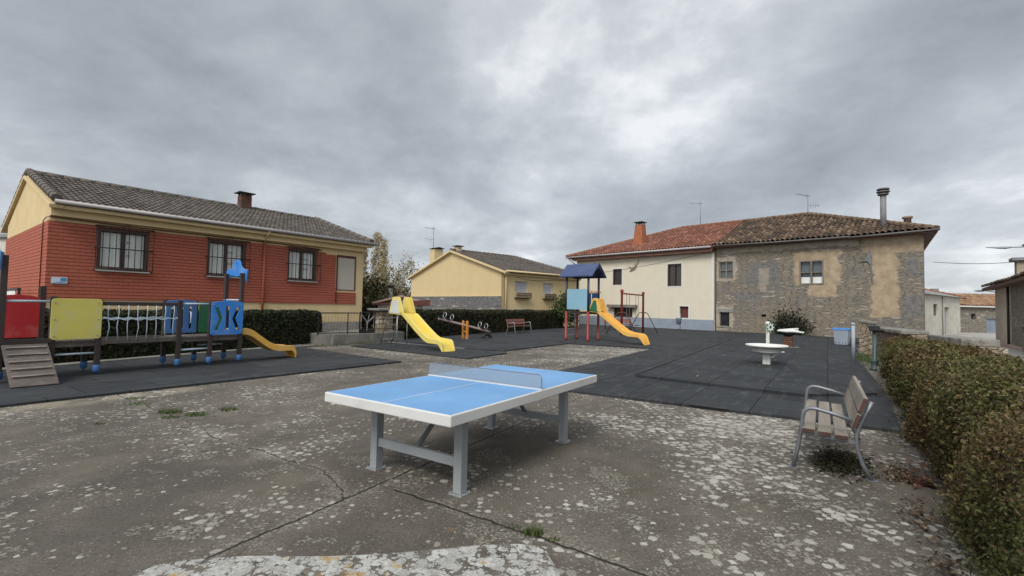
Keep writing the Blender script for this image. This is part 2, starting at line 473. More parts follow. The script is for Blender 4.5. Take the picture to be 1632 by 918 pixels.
def glass_material(name, tint, rough=.08):
    m, t, b, oc = newmat(name)
    x, y, z = t.xyz(oc)
    n = t.noise(t.comb(t.m('MULTIPLY', x, 14), t.m('MULTIPLY', y, 14), z), 1, 3)
    t.put(b.inputs['Base Color'], t.mix(n, dark(tint, .8), dark(tint, 1.15)))
    b.inputs['Roughness'].default_value = rough
    b.inputs['Specular IOR Level'].default_value = .6
    return m


def net_material():
    m, t, b, oc = newmat('perforated_steel')
    x, y, z = t.xyz(oc)
    hx = t.m('SUBTRACT', t.m('FRACT', t.m('MULTIPLY', x, 80)), .5); hz = t.m('SUBTRACT', t.m('FRACT', t.m('MULTIPLY', z, 80)), .5)
    d = t.m('SQRT', t.m('ADD', t.m('MULTIPLY', hx, hx), t.m('MULTIPLY', hz, hz)))
    t.put(b.inputs['Base Color'], (.30, .34, .38))
    b.inputs['Roughness'].default_value = .5
    t.put(b.inputs['Alpha'], t.ss(d, .36, .40))
    return m


ground_material(); rubber_material(); leaf_material(); net_material()
brick_material('red_brick', (.42, .118, .070), (.385, .104, .062), .26, .105, .004, (.19, .05, .032))
brick_material('chimney_brick', (.16, .07, .045), (.11, .05, .035), .2, .07, .01, (.06, .04, .03))
rubble_material('slate_rubble', [(0, (.16, .15, .138)), (.2, (.25, .22, .18)), (.45, (.19, .18, .165)), (.6, (.31, .26, .195)), (.8, (.22, .195, .16)), (1, (.29, .27, .24))], 2.2, 14.0, (.29, .235, .165), plaster=True)
rubble_material('grey_slate', [(0, (.13, .135, .14)), (.3, (.2, .2, .2)), (.6, (.15, .15, .155)), (.85, (.26, .25, .23)), (1, (.1, .1, .1))], 2.0, 6.5, (.18, .18, .18))
rubble_material('cobble', [(0, (.3, .235, .16)), (.4, (.36, .285, .2)), (.7, (.25, .2, .15)), (1, (.4, .33, .25))], 3.2, 5.5, (.27, .22, .16), (.1, .075, .05))
rubble_material('field_wall', [(0, (.2, .18, .15)), (.4, (.28, .25, .2)), (.7, (.24, .2, .15)), (1, (.33, .3, .26))], 3, 5, (.24, .22, .19))
tile_material('grey_tiles', [(0, (.085, .072, .062)), (.5, (.115, .098, .085)), (1, (.15, .13, .112))], (.06, .054, .045), .5)
tile_material('red_tiles', [(0, (.16, .064, .043)), (.4, (.21, .085, .055)), (.75, (.25, .105, .068)), (1, (.32, .155, .105))], (.10, .056, .042), .6)
tile_material('old_tiles', [(0, (.06, .042, .03)), (.35, (.10, .068, .046)), (.7, (.145, .094, .062)), (.9, (.2, .135, .09)), (1, (.26, .19, .13))], (.042, .035, .026), .75)
tile_material('orange_tiles', [(0, (.22, .125, .07)), (.5, (.29, .17, .1)), (1, (.36, .23, .14))], (.14, .1, .065), .5)
peel_material('yellow_render', (.66, .51, .28), (.33, .27, .2), 1.0, 1.55)
peel_material('plain_yellow_render', (.63, .49, .27), (.5, .36, .17), -5, -4, lowz=0, mott=.035)
peel_material('cream_render', (.65, .59, .46), (.6, .5, .36), -5, -4, lowz=0, mott=.035)
pm('plinth_grey', (.25, .29, .34), .8, .1, 1.5, 30)
pm('trim_white', (.66, .65, .61), .6, .06, 2, 40)
pm('white_render', (.56, .53, .45), .85, .12, 1.5, 30, dirt=(.35, .3, .24), damt=.4)
pm('pale_render', (.62, .53, .42), .9, .14, 1.4, 25, .35, .01, dirt=(.42, .35, .27), damt=.5)
pm('buff_render', (.33, .255, .17), .9, .18, 1.2, 25, .35, .01, dirt=(.24, .19, .13), damt=.55)
pm('pale_buff', (.35, .29, .215), .9, .2, 1.4, 25, .35, .01)
pm('grey_render', (.24, .235, .225), .9, .16, 1.2, 25, .3, .01)
pm('window_brown', (.075, .045, .033), .5, .2)
pm('roof_wood', (.14, .062, .043), .7, .25, 2)
pm('old_wood', (.2, .17, .145), .85, .3, 3, 40, .4, .006, stretch=(1, 1, .2))
pm('iron_black', (.022, .02, .02), .5, .3)
pm('gutter_white', (.40, .375, .36), .5, .12, 1)
pm('old_gutter', (.12, .112, .105), .6, .25, 1)
pm('curtain', (.74, .76, .71), .7, .14, 1.5, 8, stretch=(8, 8, .3))
pm('blind', (.50, .46, .38), .6, .06, 1)
pm('shutter_grey', (.47, .47, .47), .6, .08, 1)
pm('dark_red_wood', (.12, .032, .024), .6, .25, 2)
glass_material('dark_glass', (.035, .038, .042)); glass_material('grey_glass', (.10, .115, .115), .15); glass_material('brown_glass', (.055, .045, .04), .2)
pm('concrete', (.19, .18, .155), .9, .3, 1.5, 30, .5, .01, dirt=(.09, .09, .06), damt=.8)
slab_material()
pm('cap_stone', (.235, .22, .19), .9, .3, 2.5, 30, .8, .03, dirt=(.09, .08, .065), dscale=3, damt=.7)
pm('street_concrete', (.34, .325, .30), .9, .1, .6, 20, .3, .006)
pm('pink_paving', (.40, .29, .25), .9, .1, 1, 20)
pm('table_blue', (.13, .315, .57), .45, .10, 1.6, 60, .05, .001, dirt=(.19, .36, .60), dscale=2.2, damt=.55)
pm('table_white', (.62, .61, .58), .55, .05, 2, 60, .06, .002, dirt=(.45, .43, .39), dscale=3, damt=.3)
pm('table_steel', (.27, .285, .29), .5, .1, 3, 60, .05, .001, dirt=(.2, .22, .23), damt=.4)
pm('galvanised', (.42, .43, .43), .45, .15, 4, 60, .05, .001, .6)
pm('bench_steel', (.21, .22, .235), .45, .15, 4, 60, .05, .001, .5)
pm('bench_wood', (.265, .228, .185), .85, .3, 3, 50, .5, .004, dirt=(.15, .12, .09), dscale=3, damt=.6, stretch=(.25, 2, 2))
pm('bench_end_grain', (.085, .04, .03), .85, .3, 6, 60, .3, .003)
pm('red_wood', (.22, .085, .062), .75, .2, 3, 40, .2, .003, dirt=(.3, .17, .13), damt=.4, stretch=(.3, 2, 2))
pm('brown_post', (.044, .03, .026), .7, .3, 3, 50, .2, .003, stretch=(2, 2, .3))
pm('ramp_wood', (.12, .098, .084), .85, .3, 3, 50, .4, .004, dirt=(.09, .07, .06), damt=.5)
pm('play_blue', (.03, .21, .62), .4, .08, 2, 60, .04, .001, dirt=(.12, .27, .58), dscale=3.5, damt=.8)
pm('faded_blue', (.055, .155, .36), .5, .12, 2, 60, .04, .001)
pm('play_yellow', (.62, .54, .12), .45, .06, 2, 60, .04, .001, dirt=(.56, .52, .26), dscale=3.5, damt=.8)
pm('slide_yellow', (.70, .52, .07), .42, .1, 2, 60, .05, .002, dirt=(.60, .49, .2), damt=.5)
pm('slide_edge', (.76, .62, .16), .4, .06, 2, 60, .05, .002, dirt=(.66, .6, .3), dscale=3.5, damt=.8)
pm('slide_orange', (.74, .36, .05), .38, .08, 2, 60, .05, .002, dirt=(.72, .42, .1), damt=.5)
pm('slide_amber', (.76, .42, .08), .4, .06, 2, 60, .05, .002, dirt=(.72, .48, .18), dscale=3.5, damt=.8)
pm('play_red', (.46, .018, .022), .45, .08, 2, 60, .04, .001, dirt=(.5, .1, .09), dscale=3.5, damt=.8)
pm('post_red', (.27, .035, .03), .5, .15, 2, 60, .05, .001, dirt=(.35, .1, .08), damt=.3)
pm('play_green', (.022, .14, .05), .45, .1, 2, dirt=(.08, .19, .1), dscale=3.5, damt=.8)
pm('hood_green', (.012, .14, .075), .45, .1, 2, dirt=(.06, .19, .12), dscale=3.5, damt=.8)
pm('panel_sky', (.22, .40, .50), .5, .06, 2, dirt=(.3, .42, .47), dscale=3.5, damt=.8)
pm('hood_white', (.58, .6, .58), .5, .06, 2, dirt=(.45, .45, .4), dscale=3.5, damt=.8)
pm('roof_blue', (.045, .065, .15), .5, .15, 2, 60, .05, .001, dirt=(.075, .1, .19), damt=.5)
pm('post_navy', (.018, .024, .05), .5, .2, 2)
pm('rope', (.42, .5, .56), .8, .1, 20, 200)
pm('orange_wood', (.62, .25, .05), .55, .15, 3)
pm('pale_pink', (.5, .36, .33), .5, .12, 3)
pm('rubber_black', (.02, .02, .022), .7, .2, 4)
pm('enamel_white', (.70, .68, .63), .5, .06, 3, 60, .1, .002, dirt=(.42, .38, .32), dscale=4, damt=.45)
pm('star_green', (.16, .28, .22), .6, .15, 8)
pm('bin_grey', (.30, .34, .39), .55, .08, 2)
pm('lid_blue', (.04, .2, .5), .45, .08, 2)
pm('post_grey', (.30, .33, .36), .5, .1, 3)
pm('post_green', (.05, .072, .066), .5, .2, 3)
pm('pale_bark', (.27, .23, .17), .9, .3, 6, 40, .5, .01)
pm('bark', (.13, .11, .09), .9, .3, 6, 40, .5, .01)
pm('hedge_twigs', (.035, .026, .017), .95, .4, 6, 60, .8, .03)
pm('soil', (.11, .085, .06), .95, .3, 4, 50, .7, .02, dirt=(.06, .05, .03), damt=.6)
pm('sign_blue', (.09, .27, .55), .4, .2, 6)
pm('sign_pale', (.55, .63, .68), .4, .1, 6)
pm('cable_black', (.06, .055, .05), .6, .1)
pm('relief', (.40, .35, .26), .8, .25, 8)
pm('clay', (.26, .19, .14), .85, .25, 4)
pm('terracotta_paint', (.34, .115, .05), .75, .12, 3)
pm('steel_pipe', (.2, .2, .2), .6, .2, 2, 40, .05, .001)
pm('grey_sheet', (.15, .155, .16), .6, .2, 2)
pm('blue_gate', (.2, .24, .29), .6, .12, 2)
pm('lilac_door', (.27, .27, .33), .6, .1, 2)
pm('fibre_roof', (.24, .24, .23), .85, .12, 1)


# ------------------------------------------------------------------ geometry helpers
class S:
    def __init__(self): self.bm = bmesh.new()

    def box(self, x0, x1, y0, y1, z0, z1, M=None):
        vs = [self.bm.verts.new(p) for p in ((x0, y0, z0), (x1, y0, z0), (x1, y1, z0), (x0, y1, z0), (x0, y0, z1), (x1, y0, z1), (x1, y1, z1), (x0, y1, z1))]
        for f in ((3, 2, 1, 0), (4, 5, 6, 7), (0, 1, 5, 4), (1, 2, 6, 5), (2, 3, 7, 6), (3, 0, 4, 7)): self.bm.faces.new([vs[i] for i in f])
        if M is not None:
            for v in vs: v.co = M @ v.co
        return self

    def bar(self, p, q, w, h=None, upv=(0, 0, 1)):
        """rectangular bar from p to q, w wide and h high"""
        p = Vector(p); q = Vector(q); h = h or w
        d = (q - p); L = d.length; d.normalize()
        s = d.cross(Vector(upv))
        if s.length < 1e-4: s = d.cross(Vector((0, 1, 0)))
        s.normalize(); n = s.cross(d)
        M = Matrix(((d.x, s.x, n.x, p.x), (d.y, s.y, n.y, p.y), (d.z, s.z, n.z, p.z), (0, 0, 0, 1)))
        return self.box(0, L, -w / 2, w / 2, -h / 2, h / 2, M)

    def tube(self, pts, r, seg=8, closed=False):
        pts = [Vector(p) for p in pts]
        rs = r if isinstance(r, (list, tuple)) else [r] * len(pts)
        rings = []
        n = len(pts)
        ref = None
        for i, p in enumerate(pts):
            if closed: d = pts[(i + 1) % n] - pts[i - 1]
            else: d = pts[min(i + 1, n - 1)] - pts[max(i - 1, 0)]
            d.normalize()
            if ref is None:
                a = Vector((0, 0, 1)) if abs(d.z) < .9 else Vector((1, 0, 0))
                s = d.cross(a).normalized()
            else:
                s = (ref - d * ref.dot(d))
                s.normalize()
            ref = s
            b = d.cross(s)
            rings.append([self.bm.verts.new(p + (s * math.cos(2 * math.pi * k / seg) + b * math.sin(2 * math.pi * k / seg)) * rs[i]) for k in range(seg)])
        m = n if closed else n - 1
        for i in range(m):
            A = rings[i]; B = rings[(i + 1) % n]
            for k in range(seg):
                f = self.bm.faces.new((A[k], A[(k + 1) % seg], B[(k + 1) % seg], B[k])); f.smooth = True
        if not closed:
            self.bm.faces.new(rings[0][::-1]); self.bm.faces.new(rings[-1])
        return self

    def lathe(self, prof, c=(0, 0, 0), seg=24):
        c = Vector(c)
        rings = [[self.bm.verts.new(c + Vector((max(r, 1e-4) * math.cos(2 * math.pi * k / seg), max(r, 1e-4) * math.sin(2 * math.pi * k / seg), z))) for k in range(seg)] for r, z in prof]
        for A, B in zip(rings, rings[1:]):
            for k in range(seg):
                f = self.bm.faces.new((A[k], A[(k + 1) % seg], B[(k + 1) % seg], B[k])); f.smooth = seg > 8
        self.bm.faces.new(rings[0][::-1]); self.bm.faces.new(rings[-1])
        return self

    def prism(self, outline, t0, t1, plane='xz', holes=(), M=None):
        """outline (with holes) in a plane, solid from t0 to t1 along the third axis"""
        def P(a, b):
            return {'xz': (a, t0, b), 'yz': (t0, a, b), 'xy': (a, b, t0)}[plane]
        edges = []; vs = []
        for loop in [outline, *holes]:
            l = [self.bm.verts.new(P(*p)) for p in loop]
            vs += l
            for i in range(len(l)): edges.append(self.bm.edges.new((l[i], l[(i + 1) % len(l)])))
        if holes:
            r = bmesh.ops.triangle_fill(self.bm, use_beauty=True, edges=edges)
            fs = [g for g in r['geom'] if isinstance(g, bmesh.types.BMFace)]
        else:
            fs = [self.bm.faces.new(vs)]
        ax = {'xz': (0, 1, 0), 'yz': (1, 0, 0), 'xy': (0, 0, 1)}[plane]
        ex = bmesh.ops.extrude_face_region(self.bm, geom=fs)
        nv = [g for g in ex['geom'] if isinstance(g, bmesh.types.BMVert)]
        for v in nv: v.co += Vector(ax) * (t1 - t0)
        if M is not None:
            for v in set(vs) | set(nv): v.co = M @ v.co
        return self

    def build(self, name, mat, parent=None, bevel=0, shear=0.0, subsurf=0):
        if shear:
            for v in self.bm.verts: v.co.x += shear * v.co.y
        bmesh.ops.recalc_face_normals(self.bm, faces=self.bm.faces)
        me = bpy.data.meshes.new(name)
        self.bm.to_mesh(me); self.bm.free()
        for mm in (mat if isinstance(mat, (list, tuple)) else [mat]): me.materials.append(MATS[mm])
        o = bpy.data.objects.new(name, me)
        C.objects.link(o)
        if parent is not None: o.parent = parent
        if bevel:
            b = o.modifiers.new('edge', 'BEVEL'); b.width = bevel; b.segments = 2; b.limit_method = 'ANGLE'; b.angle_limit = R(35)
        return o


def thing(name, label, cat, loc=(0, 0, 0), rotz=0, group=None):
    o = bpy.data.objects.new(name, None)
    C.objects.link(o)
    o.location = loc; o.rotation_euler = (0, 0, rotz)
    o.empty_display_size = .3
    o['label'] = label; o['category'] = cat
    if group: o['group'] = group
    return o


def tag(o, label, cat, group=None, kind=None):
    o['label'] = label; o['category'] = cat
    if group: o['group'] = group
    if kind: o['kind'] = kind
    return o


def structure(o, label=None):
    o['kind'] = 'structure'
    if label: o['label'] = label
    return o


def dup(root, loc, rotz, label, group=None):
    r = root.copy(); C.objects.link(r)
    r.location = loc; r.rotation_euler = (0, 0, rotz); r['label'] = label
    if group: r['group'] = group
    for ch in list(root.children):
        c = ch.copy(); C.objects.link(c); c.parent = r
        for g in list(ch.children):
            d = g.copy(); C.objects.link(d); d.parent = c
    return r


def rect(x0, x1, z0, z1): return [(x0, z0), (x1, z0), (x1, z1), (x0, z1)]


def rrect(x0, x1, z0, z1, r, n=4):
    out = []
    for cx, cz, a0 in ((x1 - r, z0 + r, -90), (x1 - r, z1 - r, 0), (x0 + r, z1 - r, 90), (x0 + r, z0 + r, 180)):
        for k in range(n + 1):
            a = R(a0 + 90 * k / n)
            out.append((cx + r * math.cos(a), cz + r * math.sin(a)))
    return out


def jag(poly, amp, step, rng):
    out = []
    for i in range(len(poly)):
        a = Vector(poly[i]); b = Vector(poly[(i + 1) % len(poly)])
        n = max(1, int((b - a).length / step))
        for k in range(n):
            p = a.lerp(b, k / n)
            out.append((p.x + rng.uniform(-amp, amp), p.y + rng.uniform(-amp, amp)))
    return out


def tile_roof(name, mat, parent, o, eu, ev, poly, pitch=.28, row=.38, amp=.035, step=.03, jitter=0.0, barrel=False, seed=1, shear=0.0, sag=0.0, thick=.05):
    """tiled slope: real corrugation and courses, clipped to a convex polygon in (along eave, up slope) metres"""
    rng = np.random.RandomState(seed)
    o = Vector(o); eu = Vector(eu).normalized(); ev = Vector(ev).normalized(); n = eu.cross(ev).normalized()
    if n.z < 0: n = -n
    us = [p[0] for p in poly]; vs_ = [p[1] for p in poly]
    c0 = math.floor(min(us) / pitch); c1 = math.ceil(max(us) / pitch); r1 = math.ceil(max(vs_) / row); r0 = math.floor(min(vs_) / row)
    K = 6
    bm = bmesh.new(); uvl = bm.loops.layers.uv.new('UVMap')
    rj = rng.uniform(-1, 1, (c1 - c0 + 1, r1 - r0 + 1, 3)) * jitter
    cu = []
    for c in range(c0, c1):
        for k in range(K): cu.append((c, k / K))
    cu.append((c1 - 1, .99999))
    prev = None; grid = []
    for r in range(r0, r1):
        for e in (0.0, .999):
            line = []
            for c, fr in cu:
                j = rj[c - c0, r - r0]
                h = amp * (abs(math.sin(math.pi * fr)) * 1.3 - .3 if barrel else .5 - .5 * math.cos(2 * math.pi * fr))
                h += step * (1 - e) + j[0]
                u = (c + fr) * pitch + j[1] * .6
                v = (r + e) * row + j[2] * (1 - e)
                h -= sag * math.sin(math.pi * max(0, min(1, (u - min(us)) / (max(us) - min(us) + .01)))) * (1 + .4 * math.sin(u * .9 + v))
                ve = bm.verts.new(o + eu * u + ev * v + n * (h + thick))
                line.append((ve, (c + fr, r + e)))
            grid.append(line)
    for A, B in zip(grid, grid[1:]):
        for i in range(len(A) - 1):
            q = (A[i], A[i + 1], B[i + 1], B[i])
            f = bm.faces.new([w[0] for w in q]); f.smooth = False
            cxx = (A[i][1][0] + A[i + 1][1][0]) / 2; cyy = (A[i][1][1] + B[i][1][1]) / 2
            fl = math.floor(cyy + .01) if B[i][1][1] - A[i][1][1] > .5 else math.floor(B[i][1][1] + .01)
            for lp in f.loops: lp[uvl].uv = (math.floor(cxx) + .5, fl + .5)
    cen = Vector((sum(us) / len(us), sum(vs_) / len(vs_)))
    for i in range(len(poly)):
        a = Vector(poly[i]); b = Vector(poly[(i + 1) % len(poly)])
        d = (b - a).normalized(); nn = Vector((d.y, -d.x))
        if (cen - a).dot(nn) > 0: nn = -nn
        no3 = eu * nn.x + ev * nn.y
        bmesh.ops.bisect_plane(bm, geom=bm.verts[:] + bm.edges[:] + bm.faces[:], plane_co=o + eu * a.x + ev * a.y, plane_no=no3, clear_outer=True)
    # board under the tiles
    lo = [bm.verts.new(o + eu * p[0] + ev * p[1] + n * (-.06)) for p in poly]
    hi = [bm.verts.new(o + eu * p[0] + ev * p[1] + n * (thick - .012 - sag * 1.4)) for p in poly]
    bm.faces.new(lo); bm.faces.new(hi)
    for i in range(len(poly)): bm.faces.new((lo[i], lo[(i + 1) % len(poly)], hi[(i + 1) % len(poly)], hi[i]))
    s = S(); s.bm.free(); s.bm = bm
    if shear:
        for v in bm.verts: v.co.x += shear * v.co.y
    me = bpy.data.meshes.new(name); bm.to_mesh(me); bm.free(); me.materials.append(MATS[mat])
    ob = bpy.data.objects.new(name, me); C.objects.link(ob); ob.parent = parent
    return ob


def ridge_tiles(name, mat, parent, p, q, r=.13, ln=.42, seed=0):
    s = S(); p = Vector(p); q = Vector(q); L = (q - p).length; n = max(1, int(L / ln)); rng = random.Random(seed)
    d = (q - p) / n
    for i in range(n):
        a = p + d * i; b = p + d * (i + 1.08)
        j = Vector((0, 0, rng.uniform(-.008, .008)))
        s.tube([a + j, b + j], [r * 1.08, r * .92], 8)
    return s.build(name, mat, parent)


LEAF_RNG = np.random.RandomState(7)


def leaf_mesh(name, pos, size, cols, nrm=None, aspect=.55, flop=.8, mat='leaves', parent=None):
    """many leaf-sized faces at pos (n,3) with per-leaf size and colour"""
    rng = LEAF_RNG
    n = len(pos)
    d = rng.normal(size=(n, 3))
    if nrm is not None: d = d * flop + nrm
    d /= np.linalg.norm(d, axis=1)[:, None] + 1e-9
    a = rng.normal(size=(n, 3)); a -= (a * d).sum(1)[:, None] * d; a /= np.linalg.norm(a, axis=1)[:, None] + 1e-9
    b = np.cross(d, a)
    sz = (np.ones(n) * size)[:, None]
    a = a * sz; b = b * sz * aspect
    fold = d * sz * .18
    v = np.stack([pos - a, pos + b + fold, pos + a, pos - b + fold], 1).reshape(-1, 3).astype(np.float32)
    me = bpy.data.meshes.new(name)
    me.vertices.add(4 * n); me.vertices.foreach_set('co', v.ravel())
    me.loops.add(4 * n); me.loops.foreach_set('vertex_index', np.arange(4 * n, dtype=np.int32))
    me.polygons.add(n); me.polygons.foreach_set('loop_start', np.arange(0, 4 * n, 4, dtype=np.int32))
    me.update(calc_edges=True)
    at = me.color_attributes.new('leafcol', 'FLOAT_COLOR', 'POINT')
    c4 = np.ones((n, 4), np.float32); c4[:, :3] = cols
    at.data.foreach_set('color', np.repeat(c4, 4, 0).ravel())
    me.materials.append(MATS[mat])
    o = bpy.data.objects.new(name, me); C.objects.link(o)
    if parent is not None: o.parent = parent
    return o


def wob(x, y, s=0.0):
    return (np.sin(x * 1.7 + s) * np.cos(y * 2.1 + s * 1.3) + .6 * np.sin(x * 4.3 + y * 3.1 + s * 2) + .4 * np.sin(x * 9.1 - y * 7.3 + s)) / 2.0


def palette(n, cols, weights, var=.25):
    idx = LEAF_RNG.choice(len(cols), n, p=np.array(weights) / sum(weights))
    c = np.array(cols)[idx]
    return c * (1 + LEAF_RNG.uniform(-var, var, (n, 1)))


def hedge(name, label, a, b, width, height, n, size, cols, weights, brown=None, bulge=.07, round_=.22, density_pow=0.0, group=None, seed=0.0, sizej=.4, near=False):
    """clipped hedge from a to b (front foot line, left to right); it grows to the left of the line"""
    a = Vector(a); b = Vector(b); L = (b - a).length; ang = math.atan2(b.y - a.y, b.x - a.x)
    t = thing(name, label, 'hedge', (a.x, a.y, 0), ang, group)
    rng = LEAF_RNG
    # sample a rounded box surface
    per = np.array([height, width, height]); 
    f = rng.rand(n)
    xs = rng.rand(n) ** (1 + density_pow) * L
    tot = 2 * height + width; q = rng.rand(n) * tot
    y = np.where(q < height, 0, np.where(q < height + width, q - height, width)); z = np.where(q < height, q, np.where(q < height + width, height, tot - q))
    ny = np.where(q < height, -1., np.where(q < height + width, 0, 1.)); nz = np.where((q >= height) & (q < height + width), 1., 0)
    nx = np.zeros(n)
    e = rng.rand(n) < (2 * width * height) / (tot * L + 2 * width * height)
    side = rng.rand(n) < .5
    xs = np.where(e, np.where(side, 0, L), xs); y = np.where(e, rng.rand(n) * width, y); z = np.where(e, rng.rand(n) * height, z)
    nx = np.where(e, np.where(side, -1., 1.), 0); ny = np.where(e, 0, ny); nz = np.where(e, 0, nz)
    # round the top edges
    cy = np.clip(y, round_, width - round_); cz = np.minimum(z, height - round_); cx = np.clip(xs, round_, L - round_)
    dv = np.stack([xs - cx, y - cy, z - cz], 1); dl = np.linalg.norm(dv, axis=1)
    k = np.where(dl > round_, round_ / np.maximum(dl, 1e-6), 1)
    pos = np.stack([cx, cy, cz], 1) + dv * k[:, None]
    nr = np.where((dl > 1e-3)[:, None], dv / np.maximum(dl, 1e-6)[:, None], np.stack([nx, ny, nz], 1))
    wv = wob(pos[:, 0], pos[:, 2] * 1.3 + pos[:, 1], seed)
    depth = rng.normal(.02, .05, n) if near else rng.exponential(.045, n) - .02
    pos = pos + nr * (wv * bulge - depth)[:, None]
    pos[:, 2] = np.maximum(pos[:, 2], .01)
    if near:                                       # hollows, and stray shoots that stand out of the clipped face
        dens = wob(pos[:, 0] * 3.1, pos[:, 2] * 4.2 + pos[:, 1] * 3.7, seed + 4) + .5 * wob(pos[:, 0] * 7.7, pos[:, 2] * 8.3 + pos[:, 1] * 9, seed + 7)
        keep = rng.rand(n) < np.clip(.78 + .75 * dens, .12, 1)
        pos, nr = pos[keep], nr[keep]
        m = 900; k0 = rng.randint(0, len(pos), m); ln = rng.uniform(.04, .17, m)
        dr = nr[k0] * .7 + rng.normal(0, .35, (m, 3)) + np.array([0, 0, .45]); dr /= np.linalg.norm(dr, axis=1)[:, None]
        q_ = 14; f = rng.rand(m, q_)
        sh = pos[k0][:, None, :] + dr[:, None, :] * (f * ln[:, None])[:, :, None] + rng.normal(0, .009, (m, q_, 3))
        pos = np.concatenate([pos, sh.reshape(-1, 3)]); nr = np.concatenate([nr, np.repeat(nr[k0], q_, 0)])
        n = len(pos)
    c = palette(n, cols, weights)
    if brown is not None:
        mask = np.clip((wob(pos[:, 0] * .55, pos[:, 2] * 1.1 + pos[:, 1], seed + 2) + rng.normal(0, .35, n)) * 1.2 + brown[1], 0, 1)[:, None]
        c = c * (1 - mask) + np.array(brown[0]) * (1 + rng.uniform(-.35, .35, (n, 1))) * mask
    if near: size = size * (.36 + .64 * np.clip(pos[:, 0] / 8, 0, 1))
    leaf_mesh('foliage', pos, size * (1 + rng.uniform(-sizej, sizej, n)), c, nr, parent=t)
    # woody inside
    s = S(); nxs = max(8, int(L / .25)); prof = [(.08, 0), (.06, height * .5), (.08, height - round_), (round_ + .02, height - .09), (width - round_ - .02, height - .09), (width - .08, height - round_), (width - .06, height * .5), (width - .08, 0)]
    rings = []
    for i in range(nxs + 1):
        x = .07 + (L - .14) * i / nxs; ring = []
        for (py, pz) in prof:
            w = float(wob(np.float64(x), np.float64(pz * 1.3 + py), seed)) * bulge
            sy = -1 if py < width / 2 else 1
            ring.append(s.bm.verts.new((x, py + sy * w * .8, pz + (w * .5 if pz > .1 else 0))))
        rings.append(ring)
    for A, B in zip(rings, rings[1:]):
        for i in range(len(prof) - 1): s.bm.faces.new((A[i], A[i + 1], B[i + 1], B[i]))
    s.bm.faces.new(rings[0]); s.bm.faces.new(rings[-1][::-1])
    s.build('branches', 'hedge_twigs', t)
    return t


# ================================================================== SETTING: ground
s = S(); q = 500
vs = [s.bm.verts.new(p) for p in ((-q, -q, 0), (q, -q, 0), (q, q, 0), (-q, q, 0))]; s.bm.faces.new(vs)
structure(s.build('ground', 'lichen_concrete'))


def slab(name, pts, z0, z1, mat, bevel=0.0):
    o = S().prism(pts, z0, z1, 'xy').build(name, mat, None, bevel)
    return structure(o)


slab('play_surface', [(-13.5, 3.2), (-12, 1.2), (-9.9, 2.7), (-7.23, 6.70), (-2.95, 12.72), (-5.7, 14.85), (-7.2, 16.1), (-8.4, 14.6), (-9.5, 12.0), (-10.3, 10.0)], -.05, .042, 'rubber_tiles', .006)
slab('play_surface', [(-1.27, 13.79), (-.12, 15.61), (-.60, 15.98), (-1.75, 16.72), (-4.9, 18.75), (-5.82, 17.07)], -.05, .042, 'rubber_tiles', .006)
slab('play_surface', [(-1.72, 16.92), (-.24, 16.32), (2.48, 20.24), (5.63, 18.49), (1.47, 11.91), (-.05, 9.55), (1.19, 8.76), (3.41, 7.36), (4.35, 6.84), (5.2, 6.25), (7.4, 9.3), (10.9, 14.6), (15.9, 21.6), (23.6, 27.0), (15.4, 35.1), (6.0, 44.4), (4.2, 37.5),
                         (-4.9, 20.6), (-4.75, 18.9)], -.05, .045, 'rubber_tiles', .006)
slab('raised_play_surface', [(2.83, 10.63), (4.59, 9.13), (5.35, 8.55), (6.9, 8.85), (10.6, 14.4), (15.5, 21.5), (20.5, 27.2), (17.0, 31.2), (10.74, 23.23)], .04, .10, 'rubber_tiles', .004)
o = S()
o.bar((2.86, 10.66, .10), (10.74, 23.23, .10), .05, .035).build('play_surface_seam', 'rubber_black'); structure(bpy.data.objects['play_surface_seam'])
slab('street', [(12.4, 9.5), (40, 4), (90, 45), (60, 75), (24.5, 27.6), (16.6, 21.2), (13.6, 16.9)], -.02, .012, 'street_concrete')
slab('pavement', [(30.2, 27.2), (23.2, 18.6), (21.9, 19.7), (28.2, 27.6), (29.0, 28.6)], -.02, .13, 'pink_paving', .01)
slab('raised_path', [(-6.60, 17.42), (-5.35, 18.85), (-4.55, 20.0), (-6.3, 22.6), (-8.8, 19.2), (-7.6, 17.9)], -.05, .40, 'concrete', .015)
slab('kerb', [(-7.15, 16.25), (-6.9, 16.9), (-8.2, 15.6), (-9.6, 12.6), (-10.9, 9.6), (-10.6, 9.4), (-9.45, 12.2), (-8.25, 14.85)], -.03, .07, 'concrete', .01)
slab('kerb', [(-4.95, 18.85), (-1.7, 16.72), (-1.66, 16.86), (-4.75, 18.93)], -.03, .052, 'concrete', .006)
# the old lichen covered slab in the foreground
rng = random.Random(4)
out = [(-2.12, 2.35), (-1.99, 2.72)]
for k in range(1, 14):
    f = k / 14
    out.append((-1.99 + 2.22 * f, 2.74 + .29 * f + .03 * math.sin(f * 9) + rng.uniform(-.008, .008)))
out += [(.24, 3.0), (.31, 2.7), (.34, 1.0), (-2.2, 1.0)]
o = S().prism(out, -.05, .095, 'xy').build('stone_slab', 'slab_lichen', None, .035)
tag(o, 'pale lichen-crusted stone slab lying in the foreground', 'slab')


